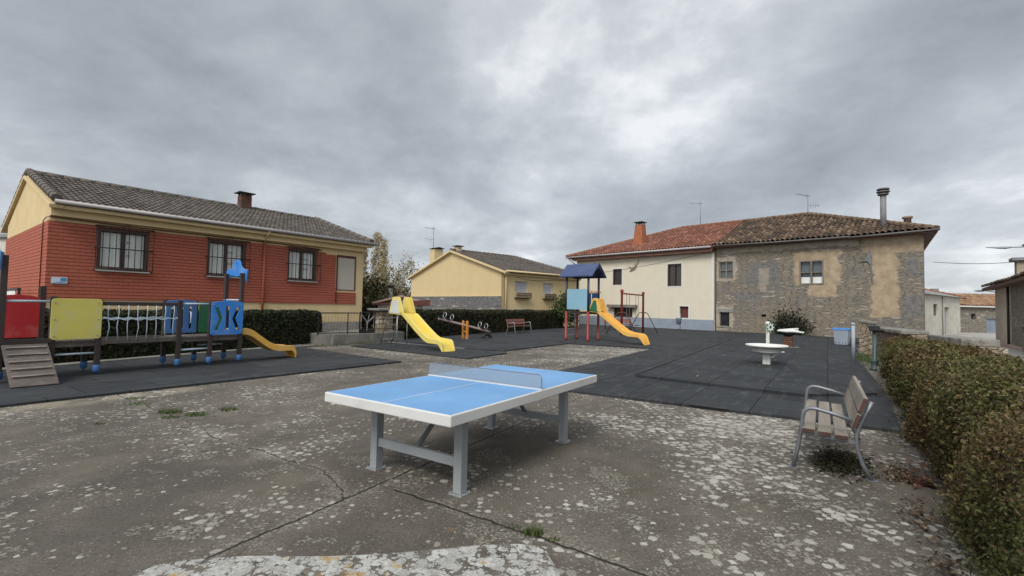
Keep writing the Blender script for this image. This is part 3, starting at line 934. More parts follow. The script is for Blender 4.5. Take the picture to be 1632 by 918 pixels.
# ================================================================== TREES, HEDGES
hedge('hedge', 'dark clipped hedge along the red brick house behind the bridge', (-12.3, 8.2), (-7.45, 18.6), .85, 1.24, 26000, .05,
      [(.030, .043, .018), (.022, .032, .013), (.045, .055, .022), (.05, .04, .02)], [4, 3, 2, 1.2], ((.05, .035, .02), -.25), .05, .2)
hedge('hedge', 'long dark hedge behind the yellow slide and the see-saw', (-4.75, 20.75), (4.0, 35.5), .9, 1.3, 32000, .06,
      [(.035, .043, .018), (.025, .033, .014), (.05, .055, .022), (.055, .04, .02)], [4, 3, 2, 1.2], ((.055, .04, .02), -.1), .05, .2, seed=3)


def near_hedge():
    # front foot line runs away from the camera; the hedge grows to its right
    a = Vector((10.6, 13.3, 0)); b = Vector((1.95, 1.55, 0))
    cols = [(.105, .115, .034), (.075, .085, .025), (.14, .138, .048), (.15, .112, .048), (.05, .046, .021)]
    t = hedge('hedge', 'shaggy brown and green hedge at the right edge beside the grey slatted bench', b, a, 1.2, 1.02, 340000, .027, cols, [4, 3.5, 2, 1.8, 1.5], ((.155, .10, .047), .36), .14, .3, .75, seed=5, near=True)
    t.rotation_euler.z = math.atan2(a.y - b.y, a.x - b.x)
    # mirror across the front line so that it grows to the right of it
    for ch in t.children:
        me = ch.data
        n = len(me.vertices); co = np.empty(n * 3, np.float32); me.vertices.foreach_get('co', co)
        co = co.reshape(-1, 3); co[:, 1] *= -1; co[:, 2] *= 1 - .17 * np.clip((co[:, 0] - 4) / 9, 0, 1); me.vertices.foreach_set('co', co.ravel()); me.update()
    return t


near_hedge()


def tree(name, label, loc, h, r, n, leaf, cols, weights, shape='poplar', seed=0, group=None, trunk_r=.16, cat='tree', nb=26, low=.12, bark='bark'):
    t = thing(name, label, cat, loc, 0, group)
    rg = random.Random(seed); nrng = np.random.RandomState(seed)
    s = S()
    s.tube([(0, 0, -.1), (.05, .03, h * .3), (-.04, .05, h * .65), (0, 0, h * .97)], [trunk_r, trunk_r * .75, trunk_r * .45, .02], 7)
    tips = []
    for i in range(nb):
        z0 = h * (low + (.85 - low) * i / nb); a = rg.uniform(0, 6.28)
        f = (z0 / h)
        if shape == 'poplar': rr = r * (1 - f * .75) * rg.uniform(.6, 1.0); rise = h * .2 * rg.uniform(.7, 1.4)
        elif shape == 'cone': rr = r * (1 - f) * rg.uniform(.8, 1.05); rise = h * .05
        else: rr = r * math.sin(math.pi * min(1, f * .9 + .15)) * rg.uniform(.6, 1.05); rise = h * .14 * rg.uniform(.5, 1.5)
        m = Vector((math.cos(a) * rr * .55, math.sin(a) * rr * .55, z0 + rise * .4)); e = Vector((math.cos(a) * rr, math.sin(a) * rr, min(h * 1.0, z0 + rise)))
        s.tube([(0, 0, z0), m, e], [trunk_r * .3 * (1 - f * .6), trunk_r * .16, .008], 5)
        tips.append((Vector((0, 0, z0)), m, e))
    s.build('trunk', bark, t)
    cl = nrng.randint(0, len(tips), n); u = nrng.rand(n) ** .6
    P = np.array([[list(q) for q in tp] for tp in tips])
    base = P[cl, 1] * (1 - u)[:, None] + P[cl, 2] * u[:, None]
    sp = (.10 if shape == 'poplar' else .16) * r * 1.6
    pos = base + nrng.normal(0, sp, (n, 3)) * np.array([1, 1, 1.3])
    leaf_mesh('crown', pos, leaf * (1 + nrng.uniform(-.4, .4, n)), palette(n, cols, weights, .3), parent=t)
    return t


PALE = [(.46, .37, .22), (.36, .28, .15), (.55, .48, .36), (.25, .21, .10)]
for i, (x, y, h, lab) in enumerate(((-19.2, 60, 9.3, 'nearly bare poplar with pale leaves right beside the red house gable end'), (-18.0, 61.5, 10.9, 'tallest slim poplar with pale autumn leaves between the red and the yellow house'),
                                    (-16.7, 60, 10.2, 'slim poplar with pale leaves, nearest of the poplars to the yellow house'))):
    tree('poplar_tree', lab, (x, y, 0), h, 1.0, 2600, .10, PALE, [3, 3, 2, 1.2], 'poplar', 11 + i, 'poplars behind the houses', .09, nb=40, bark='pale_bark')
for i, (x, y, h, r, lab) in enumerate(((-14.6, 52, 6.2, 1.7, 'bushy autumn tree behind the small shed, left of the yellow house'), (-12.4, 54, 6.6, 1.8, 'twiggy autumn tree touching the left edge of the yellow gable'))):
    tree('autumn_tree', lab, (x, y, 0), h, r, 2200, .11, [(.32, .25, .13), (.22, .18, .09), (.42, .35, .24), (.13, .13, .05)], [3, 3, 2, 2], 'round', 31 + i, 'autumn trees behind the houses', .08, nb=40, bark='pale_bark')
DK = [(.055, .055, .025), (.04, .044, .02), (.09, .078, .038), (.13, .11, .06)]
tree('evergreen_tree', 'dark ivy-covered evergreen behind the black gate beside the red house', (-8.9, 29.5, 0), 2.7, 1.15, 5200, .12, DK, [4, 3, 2, 1], 'round', 41, None, .12, nb=60)
tree('shrub', 'dull green leafy shrub behind the stone gate pillar and shed', (-8.6, 34, 0), 2.5, 1.2, 3000, .12, [(.13, .115, .055), (.18, .15, .08), (.09, .085, .04)], [1, 1, 1], 'round', 42, None, .1, 'shrub', nb=40)
tree('shrub', 'bright green pointed bush between the yellow house and the slide tower', (4.05, 35.0, 0), 2.35, .95, 2600, .10, [(.07, .10, .03), (.05, .075, .022), (.10, .12, .04)], [1, 1, .7], 'round', 43, None, .08, 'shrub', nb=40)
tree('shrub', 'dark rounded shrub against the foot of the old stone wall', (18.8, 31.6, 0), 1.12, 1.15, 2600, .075, [(.02, .028, .014), (.015, .02, .011), (.03, .036, .017)], [1, 1, .6], 'round', 44, None, .05, 'shrub', nb=46, low=.05)


def blades(name, label, spots, cols, cat='grass'):
    P = []; F = []; cc = []
    rg = random.Random(3); V = []
    for (x, y, r, n, h) in spots:
        for i in range(n):
            a = rg.uniform(0, 6.28); d = r * math.sqrt(rg.random())
            px = x + math.cos(a) * d * 1.5; py = y + math.sin(a) * d
            b = rg.uniform(0, 6.28); w = rg.uniform(.003, .006); L = h * rg.uniform(.5, 1.2); l = L * rg.uniform(.2, .8)
            k = len(V)
            V += [(px - math.cos(b) * w, py - math.sin(b) * w, 0), (px + math.cos(b) * w, py + math.sin(b) * w, 0), (px - math.sin(b) * l, py + math.cos(b) * l, L)]
            F.append((k, k + 1, k + 2)); c = rg.choice(cols); v = rg.uniform(.7, 1.3); cc += [(c[0] * v, c[1] * v, c[2] * v, 1)] * 3
    me = bpy.data.meshes.new(name); me.from_pydata(V, [], F)
    at = me.color_attributes.new('leafcol', 'FLOAT_COLOR', 'POINT'); at.data.foreach_set('color', np.array(cc, np.float32).ravel())
    me.materials.append(MATS['leaves'])
    o = bpy.data.objects.new(name, me); C.objects.link(o)
    tag(o, label, cat, None, 'stuff')
    return o


GR = [(.07, .12, .03), (.10, .14, .045), (.05, .085, .025), (.15, .15, .06)]
blades('grass', 'tufts of green grass growing in the slab joints near the left play surface',
       [(-4.75, 6.62, .11, 260, .06), (-4.3, 6.5, .10, 220, .05), (-4.08, 6.85, .09, 180, .05), (-5.6, 7.1, .12, 130, .035), (-5.95, 7.5, .1, 120, .03), (-4.55, 6.35, .08, 110, .035), (-5.15, 5.95, .05, 50, .025)], GR)
blades('grass', 'small tuft of green grass in the joint near the foreground slab', [(.18, 3.33, .05, 130, .06), (.05, 3.42, .03, 30, .03), (.32, 3.24, .03, 30, .03)], GR)
blades('grass', 'grass and weeds round the foot of the cobble pillars', [(11.9, 15.6, .35, 420, .3), (11.6, 15.0, .4, 300, .15), (12.6, 16.9, .3, 200, .2), (11.2, 14.3, .4, 200, .08)], GR)
blades('grass', 'weeds along the foot of the low path wall near the ladder', [(-6.4, 17.5, .3, 150, .12), (-5.9, 18.0, .3, 150, .10), (-5.6, 18.4, .25, 120, .12), (-7.1, 17.0, .3, 160, .12)], [(.05, .075, .03), (.07, .08, .03)])


def litter(name, label, spots, cols, size, cat, rise=.02, seed=1):
    rg = np.random.RandomState(seed); P = []
    for (x, y, rx, ry, rot, n) in spots:
        a = rg.normal(0, .5, (n, 2)) * np.array([rx, ry]); c, s_ = math.cos(rot), math.sin(rot)
        P.append(np.stack([x + a[:, 0] * c - a[:, 1] * s_, y + a[:, 0] * s_ + a[:, 1] * c, .006 + rg.exponential(rise, n)], 1))
    P = np.concatenate(P); n = len(P)
    nr = np.tile(np.array([0, 0, 1.]), (n, 1))
    o = leaf_mesh(name, P, size * (1 + rg.uniform(-.5, .6, n)), palette(n, cols, [1] * len(cols), .35), nr, .6, .45)
    tag(o, label, cat, None, 'stuff')


litter('dry_leaves', 'dry brown leaves and debris along the foot of the right hedge', [(3.9, 4.75, .3, .12, R(53), 160), (3.75, 4.5, .16, .10, 0, 150), (3.2, 3.7, .5, .12, R(53), 150), (5.2, 6.4, 1.2, .2, R(53), 260), (7.5, 9.5, 2, .25, R(53), 260), (2.7, 2.95, .4, .1, R(53), 100)],
       [(.12, .075, .045), (.09, .06, .04), (.2, .15, .10), (.065, .048, .034)], .017, 'leaves')
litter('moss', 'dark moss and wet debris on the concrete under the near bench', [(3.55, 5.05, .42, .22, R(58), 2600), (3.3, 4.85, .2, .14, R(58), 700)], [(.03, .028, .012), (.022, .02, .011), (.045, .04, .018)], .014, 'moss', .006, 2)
rg_ = np.random.RandomState(21)
litter('fallen_leaves', 'a few small fallen leaves scattered over the concrete and rubber surface', [(rg_.uniform(-6, 8), rg_.uniform(4.5, 17), .5, .5, 0, 2) for _ in range(70)], [(.3, .24, .15), (.17, .12, .07), (.38, .34, .25)], .02, 'leaves', .04, 8)
# brown crumpled leaf heap by the hedge foot
litter('dry_leaves', 'small heap of red-brown fallen leaves between bench and hedge', [(3.86, 4.42, .14, .10, .4, 130)], [(.16, .085, .058), (.12, .06, .042)], .026, 'leaves', .03, 3)


# ================================================================== RED BRICK HOUSE
RED = thing('red_brick_house', 'single-storey house of painted red brick with yellow trim and grey tiled roof', 'house', (-13.35, 13.4, 0), R(51.2))
SH = -.034
wins = [(1.05, 2.35), (4.02, 5.30), (6.87, 8.11)]
wz = (2.48, 3.76)
H = [rect(a, b, *wz) for a, b in wins]
shut = rect(9.02, 9.97, 2.13, 3.69)
s = S()
s.prism(rect(0, 10.35, 0, 4.3), .0, .3, 'xz', H + [shut])
s.box(0, .3, .3, 8, 0, 4.3); s.box(10.05, 10.35, .3, 8, 0, 4.3); s.box(.3, 10.05, 7.7, 8, 0, 4.3)
s.prism([(0, 4.3), (8, 4.3), (4.25, 5.76)], 0, .3, 'yz'); s.prism([(0, 4.3), (8, 4.3), (4.25, 5.76)], 10.05, 10.35, 'yz')
s.box(-.02, 10.37, -.22, 0, 3.93, 4.16)
s.build('wall', 'yellow_render', RED, 0, SH)
clad = [(0, 1.53), (9.99, 1.53), (9.99, 2.05), (8.96, 2.05), (8.96, 3.66), (8.5, 3.66), (8.5, 3.72), (8.15, 3.72), (8.15, 3.79), (0, 3.79)]
s = S()
s.prism(clad, -.035, -.002, 'xz', [h for h in H])
s.prism([(-.035, 1.3), (7.98, 1.3), (7.98, 3.79), (-.035, 3.79)], -.035, -.002, 'yz')
s.build('brick_cladding', 'red_brick', RED, 0, SH)


def grille_window(x0, x1, z0, z1):
    f = S()
    f.prism(rect(x0, x1, z0, z1), .02, .28, 'xz', [rect(x0 + .09, x1 - .09, z0 + .06, z1 - .1)])
    xm = (x0 + x1) / 2
    f.box(xm - .035, xm + .035, .1, .16, z0 + .06, z1 - .1)
    for a, b in ((x0 + .09, xm - .035), (xm + .035, x1 - .09)):
        f.prism(rect(a, b, z0 + .06, z1 - .1), .11, .16, 'xz', [rect(a + .025, b - .025, z0 + .085, z1 - .125)])
    w = f.build('window', 'window_brown', RED, .004, SH)
    S().box(x0 + .1, x1 - .1, .155, .165, z0 + .05, z1 - .08).build('pane', 'curtain', w, 0, SH)
    S().box(x0 - .02, x1 + .02, -.12, .1, z0 - .07, z0 - .002).build('sill', 'trim_white', w, .004, SH)
    g = S(); y = -.2
    for zz_ in (z0 - .02, (z0 + z1) / 2, z1 + .03): g.tube([(x0 - .06, 0, zz_), (x0 - .06, y, zz_), (x1 + .06, y, zz_), (x1 + .06, 0, zz_)], .017, 5)
    nb = 9
    for i in range(nb + 1):
        xx = x0 - .06 + (x1 - x0 + .12) * i / nb
        g.tube([(xx, y, z0 - .02), (xx, y, z1 + .03)], .011, 5)
        if 0 < i < nb:
            for zz_ in ((z0 + z1) / 2 + .09, (z0 + z1) / 2 - .09): g.lathe([(.002, -.05), (.018, 0), (.002, .05)], (xx, y, zz_), 6)
    for dz_ in (-.2, .2):
        cz = (z0 + z1) / 2 + dz_
        for sgn in (-1, 1):
            g.tube([(xm + sgn * (.06 + .035 * math.cos(a)), y, cz + .035 * math.sin(a)) for a in [k * 6.283 / 10 for k in range(10)]], .009, 4, True)
    g.tube([(xm - .1, y, z1 + .03), (xm - .04, y, z1 + .1), (xm, y, z1 + .14), (xm + .04, y, z1 + .1), (xm + .1, y, z1 + .03)], .007, 4)
    g.build('grille', 'iron_black', w, 0, SH)


for a, b in wins: grille_window(a, b, *wz)
w = S().prism(shut, -.02, .25, 'xz', [rect(9.08, 9.91, 2.17, 3.58)]).build('window', 'dark_red_wood', RED, .004, SH)
s = S()
for k in range(28):
    z = 2.17 + k * .0504
    s.box(9.08, 9.91, .0, .03, z, z + .047)
s.build('roller_blind', 'blind', w, 0, SH)
S().tube([(.0, -.52, 4.30), (10.75, -.52, 4.30)], .06, 10).build('gutter', 'gutter_white', RED, 0, SH)
s = S(); s.box(.02, 10.5, -.42, -.22, 4.12, 4.24); s.build('soffit', 'yellow_render', RED, .005, SH)
s = S(); s.tube([(5.9, -.5, 4.26), (5.9, -.32, 4.1), (5.9, -.1, 3.9)], .05, 8); s.build('downpipe', 'yellow_render', RED, 0, SH)
S().tube([(5.93, -.08, 3.9), (5.93, -.08, .42)], .045, 8).build('downpipe', 'red_brick', RED, 0, SH)
S().tube([(9.0, -.06, 3.66), (9.0, -.06, 1.6)], .018, 6).build('cable_duct', 'dark_red_wood', RED, 0, SH)
s = S(); s.tube([(-.06, .55, 1.0), (-.06, .55, 3.82), (-.05, .25, 3.9), (-.03, -.05, 3.9), (2.0, -.05, 3.86), (5.2, -.05, 3.88), (6.6, -.05, 3.87), (8.2, -.05, 3.83)], .014, 5); s.build('cable', 'dark_red_wood', RED, 0, SH)
sl = math.hypot(4.75, 1.52); ev = (0, 4.75, 1.52)
tile_roof('roof', 'grey_tiles', RED, (.02, -.5, 4.28), (1, 0, 0), ev, [(0, 0), (10.6, 0), (10.6, sl), (0, sl)], .165, .34, .030, .028, .004, shear=SH)
tile_roof('roof', 'grey_tiles', RED, (.02, 9.0, 4.28), (1, 0, 0), (0, -4.75, 1.52), [(0, 0), (10.6, 0), (10.6, sl), (0, sl)], .30, .36, .045, .035, .004, shear=SH)
rr_ = ridge_tiles('ridge', 'grey_tiles', RED, (-.12, 4.25, 5.85), (10.3, 4.25, 5.85), .12, .42)
for a, b in (((.04, -.5, 4.38), (.04, 4.25, 5.90)), ((.04, 9.0, 4.38), (.04, 4.25, 5.90)), ((10.4, -.5, 4.38), (10.4, 4.25, 5.90))): ridge_tiles('verge', 'grey_tiles', RED, (a[0] + SH * a[1], a[1], a[2]), (b[0] + SH * b[1], b[1], b[2]), .12, .42)
for a, b in (((.05, -.45, 4.17), (.05, 4.25, 5.68)), ((.05, 8.95, 4.17), (.05, 4.25, 5.68)), ((10.42, -.45, 4.19), (10.42, 4.25, 5.70)), ((10.42, 8.95, 4.19), (10.42, 4.25, 5.70))): S().bar(a, b, .3, .10).build('verge_board', 'plain_yellow_render', RED, .005, SH)
c = S().box(6.58, 7.04, 4.02, 4.44, 5.4, 6.40).build('chimney', 'chimney_brick', RED, .01)
s = S(); s.box(6.46, 7.16, 3.9, 4.56, 6.50, 6.535)
for x in (6.63, 6.99):
    for y in (4.07, 4.39): s.box(x - .03, x + .03, y - .03, y + .03, 6.40, 6.50)
s.build('chimney_cap', 'iron_black', c)
# street plate on the corner
PL = thing('street_plate', 'small blue and white enamel plate on the corner of the red brick house', 'sign', (-13.35, 13.4, 0), R(51.2))
S().prism(rrect(.09, .43, 1.975, 2.17, .012), -.062, -.042, 'xz').build('plate', 'sign_pale', PL)
s = S(); s.box(.11, .41, -.067, -.062, 1.985, 2.0); s.box(.28, .41, -.067, -.062, 2.06, 2.15); s.box(.2, .38, -.067, -.062, 2.025, 2.04); s.build('blue_band', 'sign_blue', PL)

# iron railing beside the gable
FR = thing('iron_railing', 'dark iron railing in front of the red gable wall at the far left', 'railing', (-13.35, 13.4, 0), R(51.2))
s = S(); s.bar((-.5, .35, 1.80), (-.5, 4.2, 1.80), .08, .05); s.bar((-.5, .35, 1.2), (-.5, 4.2, 1.2), .04)
for y in (.35, 4.2): s.bar((-.5, y, 0), (-.5, y, 1.78), .06)
s.build('rails', 'iron_black', FR)
s = S()
for i in range(14): s.tube([(-.5, 1.3 + i * .2, 1.2), (-.5, 1.3 + i * .2, 1.78)], .022, 5)
s.build('balusters', 'trim_white', FR)

# railing and gate on the raised path
RG = thing('path_railing', 'black iron railing on the raised path in front of the red house corner', 'railing', (-6.6, 17.42, .40), R(49))
s = S(); s.bar((-.6, .08, .80), (1.05, .08, .80), .04); s.bar((-.6, .08, .05), (1.05, .08, .05), .03)
for x in (-.55, .62): s.bar((x, .08, -.02), (x, .08, .8), .03)
for k in range(0, 12):
    s.tube([(-.5 + k * .13, .08, .05), (-.4 + k * .13, .08, .78)], .004, 3)
s.build('rails', 'iron_black', RG)
GT = thing('garden_gate', 'black iron gate with crossed bars beside the red house', 'gate', (-5.87, 18.28, .38), R(49))
s = S()
for x in (.02, .68): s.bar((x, .1, .0), (x, .1, .87), .045)
for z in (.10, .85): s.bar((.02, .1, z), (.68, .1, z), .04)
s.box(.04, .66, .09, .11, .03, .2); s.build('frame', 'iron_black', GT)
s = S(); s.bar((.05, .1, .80), (.36, .1, .45), .025); s.bar((.66, .1, .70), (.36, .1, .45), .035); s.bar((.36, .1, .45), (.33, .1, .1), .03); s.bar((.36, .1, .45), (.44, .1, .8), .02); s.build('cross_bars', 'galvanised', GT)


def stone_pillar(label, loc, w, h, group, rot, mat='cobble', name='stone_pillar'):
    t = thing(name, label, 'pillar', loc, rot, group)
    rg = random.Random(int(loc[0] * 100))
    s = S(); z = 0; nrow = max(4, int(h / .17))
    for i in range(nrow):
        hh = h / nrow; j = rg.uniform(-.018, .018); k = rg.uniform(-.012, .012)
        s.box(-w / 2 + j, w / 2 + k, -w / 2 + k, w / 2 + j, z, z + hh - .012); z += hh
    s.build('shaft', mat, t, .02)
    o = S().prism(jag([(-w * .85, -w * .75), (w * .85, -w * .8), (w * .95, w * .75), (-w * .8, w * .85)], .025, .14, rg), h, h + .085, 'xy').build('cap_stone', 'cap_stone', t, .02)
    return t


stone_pillar('block-built gate pillar with flat cap between the black gate and slide ladder', (-5.35, 19.55, 0), .58, 1.30, None, R(49), 'cobble', 'gate_pillar')
for i, (f, lab) in enumerate(((0, 'nearest cobble pillar with flat capstone, behind the dark green post'), (1, 'middle cobble pillar in the row left of the hedge'), (2, 'farthest cobble pillar in the row, beside the grey post'))):
    stone_pillar(lab, (12.5 + 1.12 * f, 16.2 + 1.75 * f, 0), 0.18, 1.22, 'cobble pillars beyond the hedge', R(40))
for i, (x, y, lab) in enumerate(((-.2, 29.7, 'flat pillar cap showing above the hedge under the middle of the yellow gable'), (-2.9, 25.6, 'flat pillar cap above the hedge left of the see-saw'), (1.6, 33.2, 'flat pillar cap above the hedge below the yellow house windows'))):
    stone_pillar(lab, (x - .75, y + .5, 0), .62, 1.33, 'stone pillars behind the long hedge', R(56))

# small shed
SHD = thing('garden_shed', 'low cream shed with dull red roof behind the yellow slide', 'shed', (-7.6, 26.6, 0), R(12))
S().box(0, 2.5, 0, 2.5, 0, 1.5).build('wall', 'white_render', SHD)
s = S(); s.prism([(-.25, 1.5), (2.8, 1.5), (2.8, 1.62), (-.25, 1.62)], -.3, -.22, 'xz')
s.prism([(-.3, 1.55), (-.3, 1.66), (1.3, 2.1), (2.9, 1.66), (2.9, 1.55), (1.3, 1.98)], -.3, 2.7, 'xz'); s.build('roof', 'pink_paving', SHD, .01)
S().prism([(-.32, 1.52), (-.32, 1.6), (2.92, 1.86), (2.92, 1.52)], -.34, -.3, 'xz').build('fascia', 'dark_red_wood', SHD)
s = S(); s.tube([(.55, 3.0, 1.5), (.55, 3.0, 2.65)], .13, 8); s.build('flue', 'steel_pipe', SHD)
S().lathe([(.2, 0), (.26, .12), (.12, .22)], (.55, 3.0, 2.62), 8).build('flue_cap', 'iron_black', SHD)

# ================================================================== YELLOW HOUSE
YH = thing('yellow_house', 'plain yellow gabled house with slate band and white roller shutters', 'house', (-.59, 34.0, 0), R(41))
yw = [(1.08, 2.37), (4.03, 5.11)]
s = S()
s.prism(rect(0, 8.3, 0, 4.1), 0, .3, 'xz', [rect(a, b, 2.6, 3.46) for a, b in yw])
s.prism([(0, 0), (13.65, 0), (13.65, 4.1), (6.83, 6.05), (0, 4.1)], 0, .3, 'yz')
s.box(8.0, 8.3, .3, 13.6, 0, 4.1); s.box(.3, 8.0, 13.3, 13.6, 0, 4.1)
s.box(-.02, 8.3, -.2, 0, 3.86, 4.02)
s.build('wall', 'plain_yellow_render', YH)
S().box(-.05, -.002, .25, 13.6, 0, 2.30).build('slate_band', 'grey_slate', YH)
s = S(); s.box(-.06, 0, .2, 13.65, 2.30, 2.36); s.build('ledge', 'plain_yellow_render', YH)
for a, b in yw:
    w = S().prism(rect(a, b, 2.6, 3.46), .1, .3, 'xz', [rect(a + .05, b - .05, 2.62, 3.42)]).build('window', 'trim_white', YH)
    s = S()
    for k in range(16): s.box(a + .05, b - .05, .14, .17, 2.62 + k * .05, 2.667 + k * .05)
    s.build('roller_shutter', 'shutter_grey', w)
    s = S(); s.box(a - .06, b + .12, -.3, 0, 2.18, 2.24); s.bar((a - .06, -.3, 2.58), (b + .12, -.3, 2.58), .05)
    for k in range(13):
        xx = a - .06 + (b - a + .18) * k / 12
        s.bar((xx, -.3, 2.2), (xx, -.3, 2.58), .035)
    s.bar((a - .06, -.3, 2.4), (b + .12, -.3, 2.4), .04)
    s.build('window_box', 'iron_black', w)
s = S(); s.tube([(.12, -.42, 4.1), (.12, -.12, 3.85), (.12, -.1, 3.6), (.12, -.1, .1)], .07, 8); s.build('downpipe', 'plain_yellow_render', YH)
S().tube([(-.2, -.48, 4.12), (8.7, -.48, 4.12)], .07, 8).build('gutter', 'plain_yellow_render', YH)
s = S(); s.tube([(1.1, -.06, 3.75), (2.3, -.06, 3.62), (3.6, -.06, 3.6), (5.2, -.06, 3.72), (8, -.06, 3.8)], .011, 4); s.build('cable', 'cable_black', YH)
yr = math.hypot(7.25, 2.05); evy = (0, 7.25, 2.05)
tile_roof('roof', 'grey_tiles', YH, (-.15, -.42, 4.1), (1, 0, 0), evy, [(0, 0), (8.75, 0), (7.0, yr), (0, yr)], .165, .34, .030, .028, .004)
tile_roof('roof', 'grey_tiles', YH, (-.15, 14.08, 4.1), (1, 0, 0), (0, -7.25, 2.05), [(0, 0), (8.75, 0), (7.0, yr), (0, yr)], .165, .34, .030, .028, .004)
ridge_tiles('ridge', 'grey_tiles', YH, (-.2, 6.83, 6.22), (6.9, 6.83, 6.22), .12)
ridge_tiles('ridge', 'grey_tiles', YH, (8.6, -.35, 4.22), (6.9, 6.83, 6.22), .12)
for a, b in (((-.12, -.45, 4.0), (-.12, 6.83, 6.1)), ((-.12, 14.1, 4.0), (-.12, 6.83, 6.1))): S().bar(a, b, .3, .14).build('verge_board', 'plain_yellow_render', YH)


def antenna(parent, base, h, yaw, kind=0):
    s = S(); b = Vector(base)
    s.tube([b, b + Vector((0, 0, h))], .022, 6)
    c, s_ = math.cos(yaw), math.sin(yaw); d = Vector((c, s_, .12)); e = Vector((-s_, c, 0))
    t = b + Vector((0, 0, h * .93))
    a0 = t - d * .15; a1 = t + d * 1.0
    s.tube([a0, a1], .014, 5)
    for k in range(9):
        p = a0.lerp(a1, .12 + .1 * k); w = .16 if k > 1 else .3
        s.tube([p - e * w, p + e * w], .007, 4)
        if k < 2: s.tube([p - Vector((0, 0, .22)), p + Vector((0, 0, .22))], .008, 4)
    if kind:
        t2 = b + Vector((0, 0, h * .45)); d2 = Vector((-c, -s_, .05)).normalized() if kind == 2 else d
        s.tube([t2, t2 + d2 * 1.0], .016, 5)
        for k in range(4): s.tube([t2 + d2 * (.2 + .22 * k) - Vector((0, 0, .28 - .03 * k)), t2 + d2 * (.2 + .22 * k) + Vector((0, 0, .28 - .03 * k))], .008, 4)
    s.build('antenna', 'steel_pipe', parent)


c = S().box(.05, .95, 9.75, 10.5, 4.9, 6.55).build('chimney', 'plain_yellow_render', YH, .01)
s = S(); s.prism([(-.08, 6.62), (1.08, 6.62), (.5, 6.74)], 9.6, 10.65, 'xz')
for x in (.15, .85): s.box(x - .03, x + .03, 9.85, 9.91, 6.55, 6.62)
s.build('chimney_cap', 'iron_black', c)
c = S().box(.35, .8, 6.6, 7.05, 5.9, 6.52).build('chimney', 'plain_yellow_render', YH, .01)
S().box(.2, .95, 6.45, 7.2, 6.56, 6.61).build('chimney_cap', 'iron_black', c)
antenna(YH, (.25, 10.3, 6.5), 2.1, R(115), 1)

# ================================================================== CREAM HOUSE
CH = thing('cream_house', 'two-storey cream house with grey plinth and red tiled roof', 'house', (15.3, 35.38, 0), math.atan2(-.719, .695))
cw = [(-9.02, -8.09, 3.66, 5.09), (-3.78, -2.59, 3.46, 5.27), (-2.73, -2.0, .93, 1.85), (-8.91, -7.0, .5, 1.66)]
s = S(); s.prism(rect(-13.1, -.02, 0, 6.1), 0, .3, 'xz', [rect(*k) for k in cw])
s.box(-13.1, -12.8, .3, 9.5, 0, 6.1); s.box(-12.8, -.02, 9.2, 9.5, 0, 6.1); s.build('wall', 'cream_render', CH)
s = S(); s.prism(rect(-13.13, -.02, 0, .84), -.03, -.002, 'xz', [rect(-9.0, -6.9, .5, .845)] if False else []); s.build('plinth', 'plinth_grey', CH)
for a, b, c_, d in cw[:3]: S().prism(rect(a - .09, b + .09, c_ - .09, d + .09), -.012, -.001, 'xz', [rect(a, b, c_, d)]).build('window_surround', 'trim_white', CH)
S().box(-.16, -.02, -.012, -.001, .86, 6.0).build('corner_band', 'trim_white', CH)
for i, (a, b, c_, d) in enumerate(cw):
    hole = [rect(a + .07, b - .07, c_ + .07, d - .07)]
    if i == 1: hole = [rect(a + .07, (a + b) / 2 - .03, c_ + .07, d - .07), rect((a + b) / 2 + .03, b - .07, c_ + .07, d - .07)]
    w = S().prism(rect(a, b, c_, d), .03 if i < 2 else .15, .28, 'xz', hole).build('window', 'window_brown', CH)
    S().box(a + .03, b - .03, .2, .22, c_ + .03, d - .03).build('pane' if i != 2 else 'shutter', 'brown_glass' if i != 2 else 'dark_red_wood', w)
S().box(-9.35, -6.5, -.45, .0, 1.66, 1.92).build('lintel', 'old_wood', CH, .02)
s = S(); s.prism([(-13.7, 6.32), (.1, 6.32), (.0, 6.0), (-13.1, 6.0)], -.5, -.0, 'xz')
s.build('soffit', 'roof_wood', CH)
S().tube([(-13.9, -.62, 6.36), (0.0, -.62, 6.36)], .085, 8).build('gutter', 'gutter_white', CH)
s = S(); s.tube([(-13.75, -.55, 6.3), (-13.4, -.3, 5.9), (-13.2, -.1, 5.7)], .06, 6); s.build('downpipe', 'gutter_white', CH)
cr = math.hypot(5.6, 2.6); evc = (0, 5.6, 2.6)
tile_roof('roof', 'red_tiles', CH, (-14, -.6, 6.38), (1, 0, 0), evc, [(0, 0), (14.2, 0), (14.45, cr), (9.0, cr)], .27, .40, .085, .045, .005, True, 3)
tile_roof('roof', 'red_tiles', CH, (-14, 10.6, 6.38), (1, 0, 0), (0, -5.6, 2.6), [(0, 0), (14.2, 0), (14.45, cr), (9.0, cr)], .27, .40, .085, .045, .005, True, 4)
lr = math.hypot(9.0, 2.6)
tile_roof('roof', 'red_tiles', CH, (-14, -.6, 6.38), (0, 1, 0), (9.0, 0, 2.6), [(0, 0), (11.2, 0), (5.6, lr)], .27, .40, .085, .045, .005, True, 5)
ridge_tiles('ridge', 'red_tiles', CH, (-14, -.6, 6.5), (-5.0, 5, 9.08), .12); ridge_tiles('ridge', 'red_tiles', CH, (-5.0, 5, 9.08), (.4, 5, 9.06), .12)
s = S(); z0, z1 = 6.5, 9.06
vb = [s.bm.verts.new(p) for p in ((-7.75, 1.0, z0), (-6.65, 1.0, z0), (-6.65, 1.9, z0), (-7.75, 1.9, z0), (-7.5, 1.12, z1), (-6.85, 1.12, z1), (-6.85, 1.78, z1), (-7.5, 1.78, z1))]
